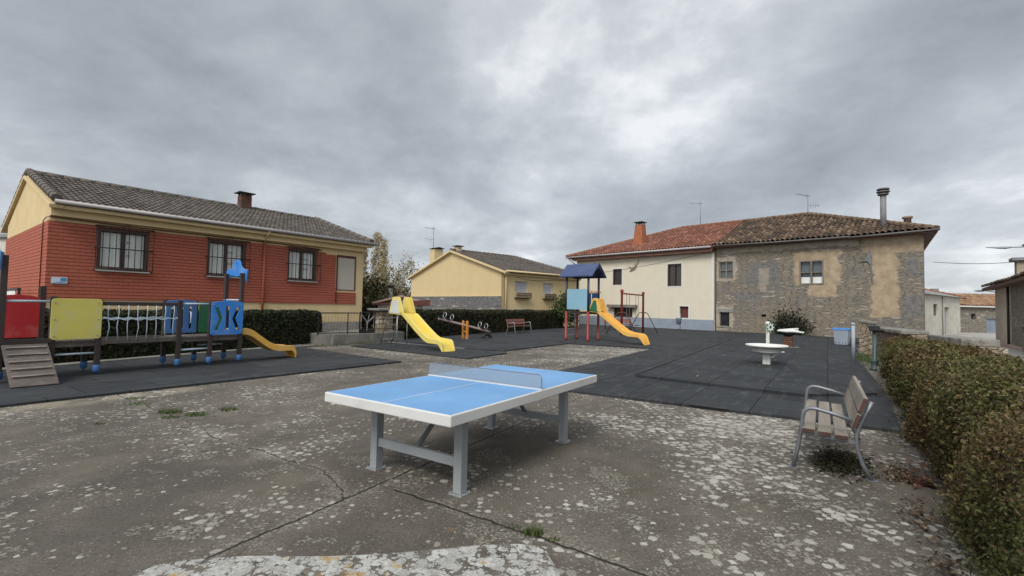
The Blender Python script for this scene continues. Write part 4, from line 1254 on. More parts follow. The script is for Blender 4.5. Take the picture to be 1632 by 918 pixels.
for f in ((0, 1, 2, 3), (4, 5, 6, 7), (0, 1, 5, 4), (1, 2, 6, 5), (2, 3, 7, 6), (3, 0, 4, 7)): s.bm.faces.new([vb[i] for i in f])
c = s.build('chimney', 'terracotta_paint', CH)
s = S(); s.box(-7.6, -6.75, 1.02, 1.88, 9.26, 9.32)
for x in (-7.42, -7.17, -6.93):
    for y in (1.2, 1.7): s.box(x - .04, x + .04, y - .04, y + .04, 9.06, 9.26)
s.build('chimney_cap', 'iron_black', c)
antenna(CH, (-3.3, 5, 9.0), 2.2, R(200))
s = S(); s.tube([(-10.2, -.04, 4.85), (-8, -.04, 5.02), (-5, -.04, 5.35), (-2.5, -.04, 5.68), (-.1, -.04, 6.02)], .010, 4); s.build('cable', 'cable_black', CH)
s = S()
s.tube([(-7.25, -.04, 4.85), (-7.05, -.05, 5.05), (-6.8, -.06, 5.2), (-6.6, -.05, 5.4), (-6.45, -.04, 5.65), (-6.4, -.04, 5.85)], [.02, .07, .10, .09, .05, .02], 6)
s.tube([(-7.4, -.04, 5.2), (-7.1, -.05, 5.15), (-6.85, -.05, 5.2)], [.02, .05, .05], 5); s.tube([(-6.6, -.05, 5.35), (-6.8, -.05, 5.45), (-6.9, -.04, 5.42)], [.05, .04, .02], 5)
s.tube([(-7.3, -.04, 4.8), (-6.9, -.05, 4.95), (-6.65, -.05, 5.1)], [.02, .05, .04], 5)
s.build('wall_relief', 'relief', CH)

# ================================================================== OLD STONE HOUSE
SHS = thing('old_stone_house', 'old two-storey slate rubble house with flaking plaster and mossy tiled roof', 'house', (15.5, 35.46, 0), math.atan2(-.695, .72))
sw = [(.2, 1.22, 3.95, 5.25), (5.51, 6.91, 3.42, 5.06), (.25, .97, .4, 1.45), (3.13, 3.45, 1.19, 1.36)]
s = S(); s.prism(rect(0, 11.85, 0, 6.45), 0, .5, 'xz', [rect(*k) for k in sw])
s.prism([(11.85, .5), (11.85 - .85, 9), (10.5, 9), (11.35, .5)], 0, 6.45, 'xy'); s.box(0, 10.5, 8.5, 9, 0, 6.45)
s.build('wall', 'slate_rubble', SHS)
for i, (a, b, c_, d) in enumerate(sw[:3]):
    m_ = (a + b) / 2
    if i < 2:
        zm = (c_ + d) / 2
        hole = [rect(p, q, r_, t_) for p, q in ((a + .08, m_ - .05), (m_ + .05, b - .08)) for r_, t_ in ((c_ + .1, zm - .03), (zm + .03, d - .1))]
    else: hole = [rect(a + .05, b - .05, c_ + .05, d - .05)]
    w = S().prism(rect(a, b, c_, d), -.03 if i == 1 else .08, .3, 'xz', hole).build('window', 'old_wood', SHS, .004)
    S().box(a + .03, b - .03, .2 if i < 2 else .24, .26, c_ + .03, d - .03).build('pane', ('grey_glass', 'grey_glass', 'dark_glass')[i], w)
    if i == 1: S().prism(rect(a + .06, b - .06, c_ + .1, c_ + .52), .17, .19, 'xz').build('curtain', 'curtain', w)
    if i == 2:
        g = S()
        for k in range(5): g.tube([(a + .1 + k * .13, .02, c_), (a + .1 + k * .13, .02, d)], .012, 5)
        g.build('window_bars', 'iron_black', w)
        S().box(a - .2, b + .1, -.04, .1, c_ - .1, c_ - .005).build('sill', 'cap_stone', w, .01)
S().box(1.35 - 1.2, 1.3, -.03, .1, 1.46, 1.72).build('lintel', 'grey_render', SHS, .01)
s = S(); s.prism([(8.8, 4.80), (9.05, 4.92), (9.2, 5.2), (9.33, 5.62), (9.40, 5.2), (9.43, 4.6), (9.50, 3.45), (9.44, 3.42), (9.36, 4.6), (9.22, 4.82), (9.0, 4.84)], -.09, -.035, 'xz'); s.build('torn_flashing', 'grey_sheet', SHS)
SHR = -.1
tile_roof('roof', 'old_tiles', SHS, (0, -.6, 6.42), (1, 0, 0), (0, 5.6, 2.58), [(.0, 0), (12.55, 0), (5.0, 6.17), (.2, 6.17)], .30, .44, .115, .05, .02, True, 6, sag=.07)
tile_roof('roof', 'old_tiles', SHS, (0, 10.6, 6.42), (1, 0, 0), (0, -5.6, 2.58), [(.0, 0), (11.45, 0), (5.0, 6.17), (.2, 6.17)], .30, .44, .115, .05, .02, True, 7, sag=.05)
rv = Vector((-7.3, 0, 2.58)); e_side = Vector((-.1, 1, 0)).normalized()
o0 = Vector((12.55, -.6, 6.42)); apex = Vector((5.0, 5.0, 9.0)); L_side = 11.25
up_ = (apex - o0) - e_side * (apex - o0).dot(e_side); hgt = up_.length
tile_roof('roof', 'old_tiles', SHS, o0, e_side, up_, [(0, 0), (L_side, 0), ((apex - o0).dot(e_side), hgt)], .30, .44, .115, .05, .02, True, 9, sag=.03)
ridge_tiles('ridge', 'old_tiles', SHS, (.2, 5, 9.08), (5.0, 5, 9.12), .14, .44, 2); ridge_tiles('ridge', 'old_tiles', SHS, (12.5, -.55, 6.5), (5.0, 5, 9.12), .15, .44, 3)
s = S(); s.prism([(0, -.6), (12.5, -.6), (11.4, 10), (10.7, 10), (11.85, 0), (0, 0)], 6.28, 6.36, 'xy'); s.build('soffit', 'roof_wood', SHS)
s = S(); s.tube([(.1, -.66, 6.42), (4, -.66, 6.36), (8.4, -.67, 6.36)], .06, 7); s.tube([(8.35, -.72, 6.30), (12.6, -.68, 6.42)], .06, 7); s.build('gutter', 'old_gutter', SHS)
pz = S(); pz.tube([(9.95, .7, 6.6), (9.95, .7, 9.1)], .16, 12); c = pz.build('stove_pipe', 'steel_pipe', SHS)
s = S()
for z, r_ in ((9.0, .30), (9.16, .36), (9.32, .34)): s.lathe([(r_ * .9, z), (r_, z + .04), (r_ * .9, z + .1)], (9.95, .7, 0), 14)
s.lathe([(.2, 9.0), (.2, 9.4)], (9.95, .7, 0), 10); s.build('pipe_cowl', 'old_gutter', c)
s = S(); s.lathe([(.21, 6.8), (.19, 7.62), (.27, 7.65), (.27, 7.76), (.16, 7.8)], (11.0, 2.3, 0), 14); s.build('chimney', 'clay', SHS)
antenna(SHS, (5.0, 5, 9.1), 1.5, R(-128), 2)

# ================================================================== HOUSES AT THE RIGHT
RB = thing('stone_barn', 'low stone and render building with eaves and square chimney at the right edge', 'house', (28.9, 27.95, 0), math.atan2(-.773, -.634))
s = S(); s.box(0, 4.8, 0, .3, 0, 3.25); s.box(0, .3, .3, 8, 0, 3.25); s.prism([(0, 3.25), (8, 3.25), (4, 4.75)], 0, .3, 'yz'); s.build('wall', 'pale_render', RB)
S().box(4.8, 16, .02, .32, 0, 3.25).build('stone_wall', 'field_wall', RB)
S().tube([(4.7, -.08, 0), (4.7, -.08, 3.2)], .055, 7).build('downpipe', 'iron_black', RB)
rl = math.hypot(4.5, 1.6)
tile_roof('roof', 'old_tiles', RB, (-.55, -.5, 3.28), (1, 0, 0), (0, 4.5, 1.6), [(0, 0), (16.5, 0), (16.5, rl), (0, rl)], .28, .42, .09, .04, .02, True, 12, sag=.04)
tile_roof('roof', 'old_tiles', RB, (-.55, 8.5, 3.28), (1, 0, 0), (0, -4.5, 1.6), [(0, 0), (16.5, 0), (16.5, rl), (0, rl)], .28, .42, .09, .04, .02, True, 13)
S().box(-.5, 16, -.52, .0, 3.12, 3.2).build('eave_board', 'roof_wood', RB)
c = S().box(.9, 1.5, .7, 1.3, 3.4, 4.72).build('chimney', 'pale_buff', RB, .01)
S().box(.7, 1.7, .5, 1.5, 4.72, 4.9).build('chimney_cap', 'grey_render', c, .02)

WH = thing('white_house', 'small off-white house with lilac door seen down the side street', 'house', (30.1, 34.0, 0), R(36))
wd = [(5.1, 6.6, 0, 2.2), (2.0, 3.1, 1.5, 2.4)]
s = S(); s.prism(rect(-2, 10.2, 0, 3.05), 0, .3, 'xz', [rect(*k) for k in wd]); s.box(9.9, 10.2, .3, 7, 0, 3.05); s.build('wall', 'white_render', WH)
d = S().box(5.15, 6.2, .15, .22, 0, 2.15).build('door', 'lilac_door', WH); S().lathe([(.03, 0), (.03, .1)], (5.3, .04, 1.0), 8).build('handle', 'galvanised', d)
w = S().prism(rect(*wd[1]), .08, .25, 'xz', [rect(2.08, 3.02, 1.58, 2.32)]).build('window', 'old_wood', WH); S().box(2.05, 3.05, .18, .2, 1.55, 2.35).build('pane', 'grey_glass', w)
s = S(); V_ = [s.bm.verts.new(p) for p in ((-2, -.3, 3.06), (10.4, -.3, 3.06), (10.4, 7.3, 3.06), (-2, 7.3, 3.06), (-2, 3.5, 4.2), (7.2, 3.5, 4.2))]
for f in ((0, 1, 2, 3), (0, 1, 5, 4), (1, 2, 5), (2, 3, 4, 5), (3, 0, 4)): s.bm.faces.new([V_[i] for i in f])
s.build('roof', 'fibre_roof', WH)
ridge_tiles('ridge', 'red_tiles', WH, (-2, 3.5, 4.2), (7.2, 3.5, 4.2), .13); ridge_tiles('ridge', 'red_tiles', WH, (7.2, 3.5, 4.2), (10.4, -.3, 3.08), .12)
S().tube([(4.2, -.08, 0), (4.2, -.08, 3.0)], .03, 5).build('cable_duct', 'old_gutter', WH)

FH = thing('farmhouse', 'long brown stone farmhouse with orange tiled roof beyond the white house', 'house', (40.4, 43.0, 0), R(3))
fw_ = [(3.4, 4.6, 0, 1.35), (1.9, 2.4, 1.25, 1.75)]
s = S(); s.prism(rect(-1, 9, 0, 2.4), 0, .4, 'xz', [rect(*k) for k in fw_]); s.box(-1, -.6, .4, 6, 0, 2.4); s.build('wall', 'field_wall', FH)
S().box(3.4, 4.6, .15, .2, 0, 1.33).build('gate', 'blue_gate', FH); S().box(1.9, 2.4, .2, .25, 1.25, 1.75).build('window', 'dark_glass', FH)
S().box(-1.2, 9, -.35, -.25, 2.35, 2.5).build('gutter', 'trim_white', FH)
tile_roof('roof', 'orange_tiles', FH, (-1.4, -.35, 2.45), (1, 0, 0), (0, 3.3, 1.15), [(0, 0), (10.5, 0), (10.5, 3.5), (0, 3.5)], .28, .42, .08, .04, .02, True, 14)
s = S(); s.box(-1.5, 1.9, 3, 8, 0, 3.4); s.build('rear_wing', 'field_wall', FH)
tile_roof('roof', 'orange_tiles', FH, (-1.8, 2.7, 3.35), (1, 0, 0), (0, 3, .7), [(0, 0), (4.0, 0), (4.0, 3), (0, 3)], .28, .42, .08, .04, .02, True, 15)
S().box(2.0, 2.5, 3.6, 4.1, 2.5, 4.2).build('chimney', 'grey_render', FH, .01)
s = S(); s.tube([(-.4, 6, 3.4), (-.4, 6, 6.0)], .02, 5); s.tube([(-.9, 6, 5.8), (.1, 6, 5.85)], .015, 4); s.build('antenna', 'steel_pipe', FH)

PB = thing('pale_house', 'pale house just visible behind the red gable at the far left', 'house', (-56, 46, 0), R(-10))
S().box(0, 9, 0, 8, 0, 7.2).build('wall', 'white_render', PB); S().box(-.3, 9.3, -.3, 8.3, 7.2, 7.5).build('roof', 'grey_render', PB)
S().box(6, 7.4, -.04, 0, 4.4, 5.8).build('window', 'dark_glass', PB)

# low boundary wall and its cap slabs behind the hedge
LW = thing('boundary_wall', 'low rubble wall topped with thick stone slabs behind the right hedge', 'wall', (10.9, 10.6, 0), math.atan2(7.3, 3.25))
s = S(); s.box(0, 4.9, -.25, .2, 0, .86); s.box(4.2, 8.2, -.25, .2, 0, .94); s.build('rubble', 'cobble', LW, .01)
rng = random.Random(5)
for a, b, z, h_ in ((.35, 2.45, .86, .17), (4.35, 6.0, .95, .12), (6.03, 8.1, .98, .10)):
    S().prism(jag([(a, -.30), (b, -.28), (b, .38), (a, .40)], .05, .16, rng), z, z + h_, 'xy').build('cap_slab', 'cap_stone', LW, .025)
o = S(); o.prism(jag([(-.28, -.3), (.3, -.3), (.32, .25), (-.3, .25)], .02, .15, rng), 0, .13, 'xy')
for i, (x, y, lab) in enumerate(((23.3, 27.0, 'left of the two white blocks beside the street'), (25.5, 26.2, 'right white block beside the street, next to the buff building'))):
    o2 = S().prism(rrect(-.24, .24, -.24, .24, .05), 0, .42, 'xy').build('kerb_block', 'trim_white', None, .03); o2.location = (x, y, .012); tag(o2, 'white painted block, ' + lab, 'block', 'white blocks by the street')
o.build('flat_stone', 'cap_stone', None, .02)
fs = bpy.data.objects['flat_stone']; fs.location = (10.55, 13.05, 0); fs.rotation_euler.z = R(50); fs.scale = (1.4, 1.2, 1); tag(fs, 'flat pale stone on the ground at the foot of the dark green post', 'stone')
stone_pillar('short ochre stone pillar with slab cap in front of the low building at the right edge', (22.9, 20.6, 0), .55, 1.12, None, R(50), 'field_wall')
tree('weed', 'small leafy weed on the street beyond the end of the slab wall', (14.5, 14.2, 0), .75, .28, 160, .05, [(.06, .075, .04), (.1, .1, .06)], [1, 1], 'round', 77, None, .012, 'plant', nb=10, low=.1)


# ================================================================== PING PONG TABLE
TT = thing('ping_pong_table', 'outdoor ping-pong table with blue top, white rim and steel net', 'table', (-.319, 5.075, 0), -.58245)
hx_, hy_ = .7625, 1.37
top = S().box(-hx_, hx_, -hy_, hy_, .672, .76).build('tabletop', 'table_white', TT, .008)
s = S()
for x0, x1 in ((-hx_ + .02, -.0075), (.0075, hx_ - .02)): s.box(x0, x1, -hy_ + .02, hy_ - .02, .758, .7615)
s.build('playing_surface', 'table_blue', top)
for sx in (-1, 1):
    for sy in (-1, 1):
        l = S().box(sx * .52 - .043, sx * .52 + .043, sy * .946 - .043, sy * .946 + .043, .012, .672).build('leg', 'table_steel', TT, .006)
        s = S(); s.box(sx * .52 - .07, sx * .52 + .07, sy * .946 - .07, sy * .946 + .07, 0, .012)
        for a in (-.055, .055):
            for b in (-.055, .055): s.lathe([(.009, .012), (.009, .024)], (sx * .52 + a, sy * .946 + b, 0), 6)
        s.build('foot_plate', 'galvanised', l, .002)
for sy in (-1, 1):
    S().box(-.477, .477, sy * .946 - .022, sy * .946 + .022, .22, .30).build('crossbar', 'table_steel', TT, .004)
    S().bar((0, sy * .93, .29), (0, sy * .50, .675), .035, .035, (1, 0, 0)).build('brace', 'bench_steel', TT, .003)
n_ = S().prism(rrect(-hx_ + .005, hx_ - .005, .7625, .912, .045), -.0015, .0015, 'xz').build('net', 'perforated_steel', TT)
s = S(); pts = [(x, 0, z) for x, z in rrect(-hx_ + .005, hx_ - .005, .766, .912, .045)]; s.tube(pts, .0045, 6, True); s.build('net_frame', 'bench_steel', n_)
S().box(-hx_, hx_, -.006, .006, .7615, .775).build('net_rail', 'table_white', n_)


# ================================================================== BENCHES
def bench(label, loc, rot, wood, steel, L=1.8, group='park benches'):
    t = thing('park_bench', label, 'bench', loc, rot, group)
    for x in (.06, L - .06):
        s = S()
        s.tube([(x, 0, 0), (x, -.04, .2), (x, -.07, .38), (x, -.085, .53), (x, -.10, .585), (x, -.14, .615), (x, -.2, .617), (x, -.35, .585), (x, -.56, .52)], .019, 8)
        s.tube([(x, -.645, .74), (x, -.6, .62), (x, -.55, .50), (x, -.525, .40), (x, -.53, .28), (x, -.57, .14), (x, -.64, 0)], .02, 8)
        s.bar((x, -.07, .375), (x, -.53, .335), .03, .03)
        s.box(x - .035, x + .035, -.045, .045, 0, .008); s.box(x - .035, x + .035, -.69, -.6, 0, .008)
        s.build('frame', steel, t)
    for k in range(3):
        y = -.135 - k * .135; z = .41 - k * .011
        sl_ = S().box(-.03, L + .03, y - .056, y + .056, z - .02, z + .02, ).build('seat_slat', wood, t, .006)
        if steel == 'bench_steel':
            s = S(); s.box(-.033, -.03, y - .052, y + .052, z - .017, z + .017); s.build('end_grain', 'bench_end_grain', sl_)
    for k in range(2):
        a = Vector((0, -.518 - k * .052, .49 + k * .16))
        M = Matrix.Translation(a) @ Matrix.Rotation(R(19), 4, 'X')
        sl_ = S().box(-.03, L + .03, -.0, .038, -.01, .135, M).build('back_slat', wood, t, .006)
        if steel == 'bench_steel': S().box(-.033, -.03, .003, .035, -.005, .13, M).build('end_grain', 'bench_end_grain', sl_)
    return t


bench('weathered wooden bench with bent steel arms on the concrete by the right hedge', (2.88, 4.80, 0), R(56.5), 'bench_wood', 'bench_steel')
bench('brown wooden bench in front of the dark hedge, right of the see-saw', (1.25, 28.2, .045), R(-122), 'red_wood', 'galvanised', 1.95)
bench('dark red bench against the cream house wall behind the swings', (8.6, 33.4, .045), R(176), 'red_wood', 'iron_black', 1.9)

# ================================================================== LEFT PLAY STRUCTURE
PS = thing('play_structure', 'long play structure with ramp, rope bridge, blue panels and orange slide', 'play structure', (-7.55, 10.66, .042), R(56))
Dp = .80
posts = [(-2.77, 0, 2.28), (-2.77, Dp, 2.28), (-2.1, 0, 1.56), (-2.1, Dp, 1.76), (-1.42, 0, 1.52), (-1.42, Dp, 1.52), (0, 0, 1.53), (0, Dp, 1.53), (.65, 0, 1.52), (.65, Dp, 1.52), (1.34, 0, 2.24), (1.34, Dp, 2.24)]
for x, y, h_ in posts:
    p = S().box(x - .045, x + .045, y - .045, y + .045, .1, h_).build('post', 'brown_post', PS, .008)
    s = S(); s.lathe([(.012, 0), (.012, .05), (.05, .06), (.062, .08), (.064, .19), (.058, .2)], (x, y, 0), 12); s.build('post_foot', 'faded_blue', p)


def deck(x0, x1, y0, y1, z, n):
    s = S(); w = (x1 - x0) / n
    for i in range(n): s.box(x0 + i * w + .006, x0 + (i + 1) * w - .006, y0, y1, z - .035, z)
    s.box(x0, x1, y0 + .02, y0 + .06, z - .12, z - .036); s.box(x0, x1, y1 - .06, y1 - .02, z - .12, z - .036)
    return s


deck(-2.8, -1.4, -.03, Dp + .03, .70, 10).build('deck', 'ramp_wood', PS)
deck(0, 1.36, -.03, Dp + .03, .70, 10).build('deck', 'ramp_wood', PS)
s = S()
for i in range(13):
    x = -1.38 + i * .107; z = .67 - .05 * math.sin(math.pi * (i + .5) / 13)
    s.box(x, x + .09, .02, Dp - .02, z - .035, z)
s.bar((-1.4, .0, .655), (0, .0, .655), .04, .09); s.bar((-1.4, Dp, .655), (0, Dp, .655), .04, .09)
s.build('bridge_deck', 'ramp_wood', PS)
for y in (0, Dp):
    s = S(); s.bar((-1.42, y, 1.43), (0, y, 1.43), .05, .08); s.build('handrail', 'brown_post', PS, .008)
    s = S(); rg = random.Random(int(y * 10) + 1)
    mid_ = [(-1.4 + .028 * k * 2, y - .03, 1.13 - .02 * math.sin(math.pi * k / 25) + .012 * math.sin(k * 1.6)) for k in range(26)]
    s.tube(mid_, .009, 6); s.tube([(p[0], p[1] - .005, p[2] - .03 + .03 * abs(math.sin(k * .8))) for k, p in enumerate(mid_)], .008, 6)
    for k in range(8 if y == 0 else 0):
        x = -1.28 + .165 * k
        b = rg.uniform(-.03, .03)
        s.tube([(x, y - .03, 1.40), (x + b * .4, y - .045, 1.27), (x, y - .03, 1.13), (x - b, y - .05, .95), (x + b * .8, y - .03, .66)], .0085, 6)
    s.build('rope_net', 'rope', PS)
# ramp
s = S()
M = Matrix.Translation((0, -.03, .69)) @ Matrix.Rotation(math.atan2(.67, .92), 4, 'X')
L_ = math.hypot(.67, .92)
for i in range(6): s.box(-2.76, -2.16, -L_ * (i + 1) / 6 + .004, -L_ * i / 6, -.03, 0, M)
s.build('ramp', 'ramp_wood', PS, .004)
s = S()
for i in range(5): s.box(-2.72, -2.2, -.16 - i * .19, -.125 - i * .19, 0, .03, M)
s.build('ramp_batten', 'old_wood', PS, .004)
S().bar((-2.8, -.045, .72), (-2.1, -.045, .72), .03, .09).build('threshold', 'brown_post', PS, .004)


def bolts(s, pts, y, d=-1):
    for x, z in pts: s.lathe([(.012, 0), (.012, .012), (.004, .018)], (0, 0, 0), 7) if False else s.box(x - .011, x + .011, min(y, y + d * .012), max(y, y + d * .012), z - .011, z + .011)
    return s


red = [(-2.73, .74), (-2.14, .74), (-2.14, 1.53), (-2.28, 1.565), (-2.45, 1.58), (-2.62, 1.565), (-2.73, 1.535)]
S().prism(red, Dp - .045, Dp - .02, 'xz').build('red_panel', 'play_red', PS, .004)
yp = S().prism(rrect(-2.14, -1.39, .73, 1.52, .06), -.075, -.047, 'xz').build('yellow_panel', 'play_yellow', PS, .004)
bolts(S(), [(-2.09, 1.44), (-1.45, 1.44), (-2.09, 1.12), (-1.45, 1.12), (-2.09, .8), (-1.45, .8)], -.075).build('bolt', 'galvanised', yp)
for a, b, y, z, r_ in ((-2.77, -2.1, -.0, 1.46, .022), (.0, .65, 0, 1.45, .022), (.0, .65, 0, .40, .022), (-2.1, -1.42, 0, .44, .02), (.65, 1.34, Dp, .42, .02)):
    S().tube([(a, y, z), (b, y, z)], r_, 8).build('bar', 'rope', PS)


def chevron(cx, cz, h, w, bend):
    L = []; Rr = []
    for k in range(9):
        f = k / 8 - .5
        x = cx + bend * (1 - 2 * abs(f)) - bend * .5
        L.append((x - w / 2, cz + f * h)); Rr.append((x + w / 2, cz + f * h))
    return L + Rr[::-1]


bp = S().prism([(.63, .74), (.66, .715), (1.31, .715), (1.36, .74), (1.365, 1.1), (1.36, 1.50), (1.15, 1.525), (1.0, 1.54), (.85, 1.525), (.635, 1.50)], -.075, -.047, 'xz',
               [chevron(.80, 1.1, .55, .085, .1), rrect(.96, 1.04, .84, 1.42, .038), chevron(1.2, 1.1, .55, .085, -.1)]).build('blue_panel', 'play_blue', PS, .004)
bolts(S(), [(.68, 1.44), (1.31, 1.44), (.68, .79), (1.31, .79), (1.05, .8)], -.075).build('bolt', 'galvanised', bp)
S().prism([(.0, .74), (.65, .74), (.65, 1.50), (.5, 1.53), (.33, 1.545), (.15, 1.53), (0, 1.50)], Dp - .075, Dp - .05, 'xz', [rrect(.10, .16, .84, 1.36, .028), rrect(.30, .36, .84, 1.36, .028), rrect(.48, .54, .84, 1.38, .028)]).build('blue_panel', 'faded_blue', PS, .004)
gp = S().prism(rrect(.70, 1.27, .74, 1.49, .03), Dp - .075, Dp - .05, 'xz').build('green_panel', 'play_green', PS, .004)
S().tube([(.93, Dp - .08, 1.0), (.93, Dp - .13, 1.02), (.93, Dp - .13, 1.22), (.93, Dp - .08, 1.24)], .012, 6).build('handle', 'hood_white', gp)
S().tube([(.2, -.03, 1.0), (.2, -.08, 1.03), (.2, -.08, 1.25), (.2, -.03, 1.27)], .012, 6).build('handle', 'hood_white', PS)
# animal-head boards above the tall posts
for x in (-2.77, 1.34):
    s = S(); d = 1 if x > 0 else -1
    o_ = [(-.10, 2.0), (-.03, 2.16), (.03, 2.10), (.10, 2.2), (.4, 2.16), (.70, 2.2), (.77, 2.10), (.83, 2.16), (.90, 2.0), (.94, 2.33), (.74, 2.36), (.62, 2.42), (.58, 2.52), (.50, 2.58), (.40, 2.6), (.30, 2.58), (.22, 2.52), (.18, 2.42), (.06, 2.36), (-.14, 2.33)]
    s.prism(o_, x + d * .047, x + d * .075, 'yz', [[(.40 + .03 * math.cos(k * .785), 2.5 + .03 * math.sin(k * .785)) for k in range(8)]])
    s.build('bear_board', 'play_blue' if x > 0 else 'faded_blue', PS, .004)
S().tube([(1.34, 0, 1.56), (1.34, Dp, 1.56)], .022, 8).build('bar', 'rope', PS)
S().lathe([(.05, 1.5), (.06, 1.56), (.03, 1.6)], (1.34, Dp, 0), 8).build('post_collar', 'play_blue', PS)


def slide(parent, prof, y0, y1, wall, base, edge, prof_top=None, thick=.03):
    """trough slide: floor along prof, side walls that stand wall[i] above the floor"""
    s = S(); n = len(prof)
    A = [s.bm.verts.new((x, y0 + .05, z)) for x, z in prof]; B = [s.bm.verts.new((x, y1 - .05, z)) for x, z in prof]
    A2 = [s.bm.verts.new((x, y0 + .05, z - thick)) for x, z in prof]; B2 = [s.bm.verts.new((x, y1 - .05, z - thick)) for x, z in prof]
    for i in range(n - 1):
        s.bm.faces.new((A[i], A[i + 1], B[i + 1], B[i])); s.bm.faces.new((A2[i], B2[i], B2[i + 1], A2[i + 1]))
        s.bm.faces.new((A[i], A2[i], A2[i + 1], A[i + 1])); s.bm.faces.new((B[i], B[i + 1], B2[i + 1], B2[i]))
    s.bm.faces.new((A[0], B[0], B2[0], A2[0])); s.bm.faces.new((A[-1], A2[-1], B2[-1], B[-1]))
    ch = s.build('chute', base, parent)
    for ya, yb in ((y0, y0 + .05), (y1 - .05, y1)):
        s = S()
        outl = [(x, z - thick * 1.5) for x, z in prof] + [(x + dx_, z + h_) for (x, z), (dx_, h_) in reversed(list(zip(prof, wall)))]
        s.prism(outl, ya, yb, 'xz')
        s.build('side_wall', edge, ch, .012)
    return ch


def arc(p0, p1, p2, n=5):
    return [((1 - t) ** 2 * p0[0] + 2 * t * (1 - t) * p1[0] + t * t * p2[0], (1 - t) ** 2 * p0[1] + 2 * t * (1 - t) * p1[1] + t * t * p2[1]) for t in [k / n for k in range(n + 1)]]


pr = [(1.25, .74)] + arc((1.4, .74), (1.55, .74), (1.7, .66)) + arc((2.05, .40), (2.25, .25), (2.5, .24)) + arc((2.75, .24), (2.86, .23), (2.9, .02))
slide(PS, pr, .06, .52, [(0, .1)] * 3 + [(0.02, .12)] * (len(pr) - 9) + [(.02, .1)] * 6, 'slide_orange', 'slide_amber')

# ================================================================== YELLOW SLIDE
YS = thing('yellow_slide', 'free-standing yellow slide with white hood plate and grey ladder', 'slide', (-5.02, 17.95, .04), math.atan2(-.68, .74))
Wd = .56
pr = [(.95, 1.22), (1.38, 1.20), (1.6, 1.06), (2.2, .66), (2.75, .34), (2.95, .28), (3.5, .27), (3.58, .22), (3.77, .0)]
wl = [(0, .02), (.02, .05), (.05, .13), (.06, .14), (.06, .14), (.05, .13), (.06, .11), (.08, .10), (.0, .05)]
ch = slide(YS, pr, 0, Wd, wl, 'slide_yellow', 'slide_edge')
for ya, yb in ((0, .05), (Wd - .05, Wd)):
    S().prism([(.56, 1.18), (1.33, 1.14), (1.50, 1.24), (1.24, 1.80), (.78, 1.80)], ya, yb, 'xz').build('hood_side', 'slide_edge', ch, .015)
S().prism([(.66, 1.22), (1.25, 1.19), (1.15, 1.70), (.84, 1.70)], -.012, .002, 'xz').build('hood_plate', 'hood_white', ch, .006)
S().prism([(1.12, 1.77), (1.24, 1.80), (1.50, 1.24), (1.42, 1.18)], Wd - .056, Wd - .05, 'xz').build('hood_lining', 'slide_yellow', ch)
lad = S()
for y in (.04, Wd - .04): lad.tube([(.0, y, 0), (.62, y, 1.55), (.76, y, 1.72)], .022, 7)
lad.build('ladder_rail', 'galvanised', YS)
s = S()
for k in range(5):
    f = (k + .7) / 5.6; s.box(.62 * f - .03, .62 * f + .03, .04, Wd - .04, 1.55 * f - .015, 1.55 * f + .015)
s.build('ladder_rung', 'galvanised', YS)
s = S()
for y in (.06, Wd - .06): s.tube([(1.05, y, 0), (1.05, y, 1.18)], .02, 7)
s.build('support_leg', 'galvanised', YS)

# ================================================================== TOWER WITH ORANGE SLIDE
TW = thing('slide_tower', 'play tower with blue roof, red posts and orange slide', 'play tower', (3.36, 22.2, .045), math.atan2(-.62, .785))
hd, hn = .58, .5
for x in (-hd, hd):
    for y in (-hn, hn):
        p = S().lathe([(.066, 0), (.066, .12), (.058, .13), (.058, 1.36)], (x, y, 0), 12).build('post', 'post_red', TW)
        S().lathe([(.052, 1.36), (.052, 3.05)], (x, y, 0), 12).build('post_top', 'post_navy', p)
deck(-hd - .03, hd + .03, -hn, hn, 1.36, 8).build('deck', 'brown_post', TW)
S().prism(rrect(-hd + .02, hd - .02, 1.45, 2.40, .03), -hn - .03, -hn - .005, 'xz').build('sky_panel', 'panel_sky', TW, .004)
S().prism(rrect(-hd + .3, hd - .02, 1.45, 2.25, .03), hn + .005, hn + .03, 'xz').build('blue_panel', 'faded_blue', TW, .004)
s = S(); s.tube([(hd, -hn, 2.3), (hd + .12, -hn, 2.28), (hd + .12, hn, 2.28), (hd, hn, 2.3)], .025, 7); s.build('bar', 'orange_wood', TW)
S().tube([(hd + .1, -hn + .12, 1.4), (hd + .1, -hn + .12, 2.27)], .018, 7).build('bar', 'hood_white', TW)
s = S()
for sgn in (-1, 1):
    s.prism([(sgn * .02, 3.62), (sgn * (hn + .22), 3.02), (sgn * (hn + .22), 2.96), (sgn * (hn + .12), 2.98), (sgn * .3, 3.36), (0, 3.5), (0, 3.62)], -hd - .3, hd + .3, 'yz')
s.build('roof', 'roof_blue', TW, .012)
S().prism([(-.48, 3.04), (-.34, 3.24), (0, 3.40), (.34, 3.24), (.48, 3.04), (.66, 3.0), (0, 3.56), (-.66, 3.0)], hd + .24, hd + .27, 'yz').build('gable_board', 'roof_blue', TW)
S().prism([(-.48, 3.04), (-.34, 3.24), (0, 3.40), (.34, 3.24), (.48, 3.04), (.66, 3.0), (0, 3.56), (-.66, 3.0)], -hd - .27, -hd - .24, 'yz').build('gable_board', 'roof_blue', TW)
s = S()
for y in (-hn + .1, hn - .1): s.tube([(-hd - .05, y, 0), (-hd - .05, y, 1.36)], .02, 7)
for k in range(4): s.tube([(-hd - .05, -hn + .1, .22 + k * .29), (-hd - .05, hn - .1, .22 + k * .29)], .018, 7)
s.build('ladder', 'galvanised', TW)
x0 = hd - .05; W2 = .58
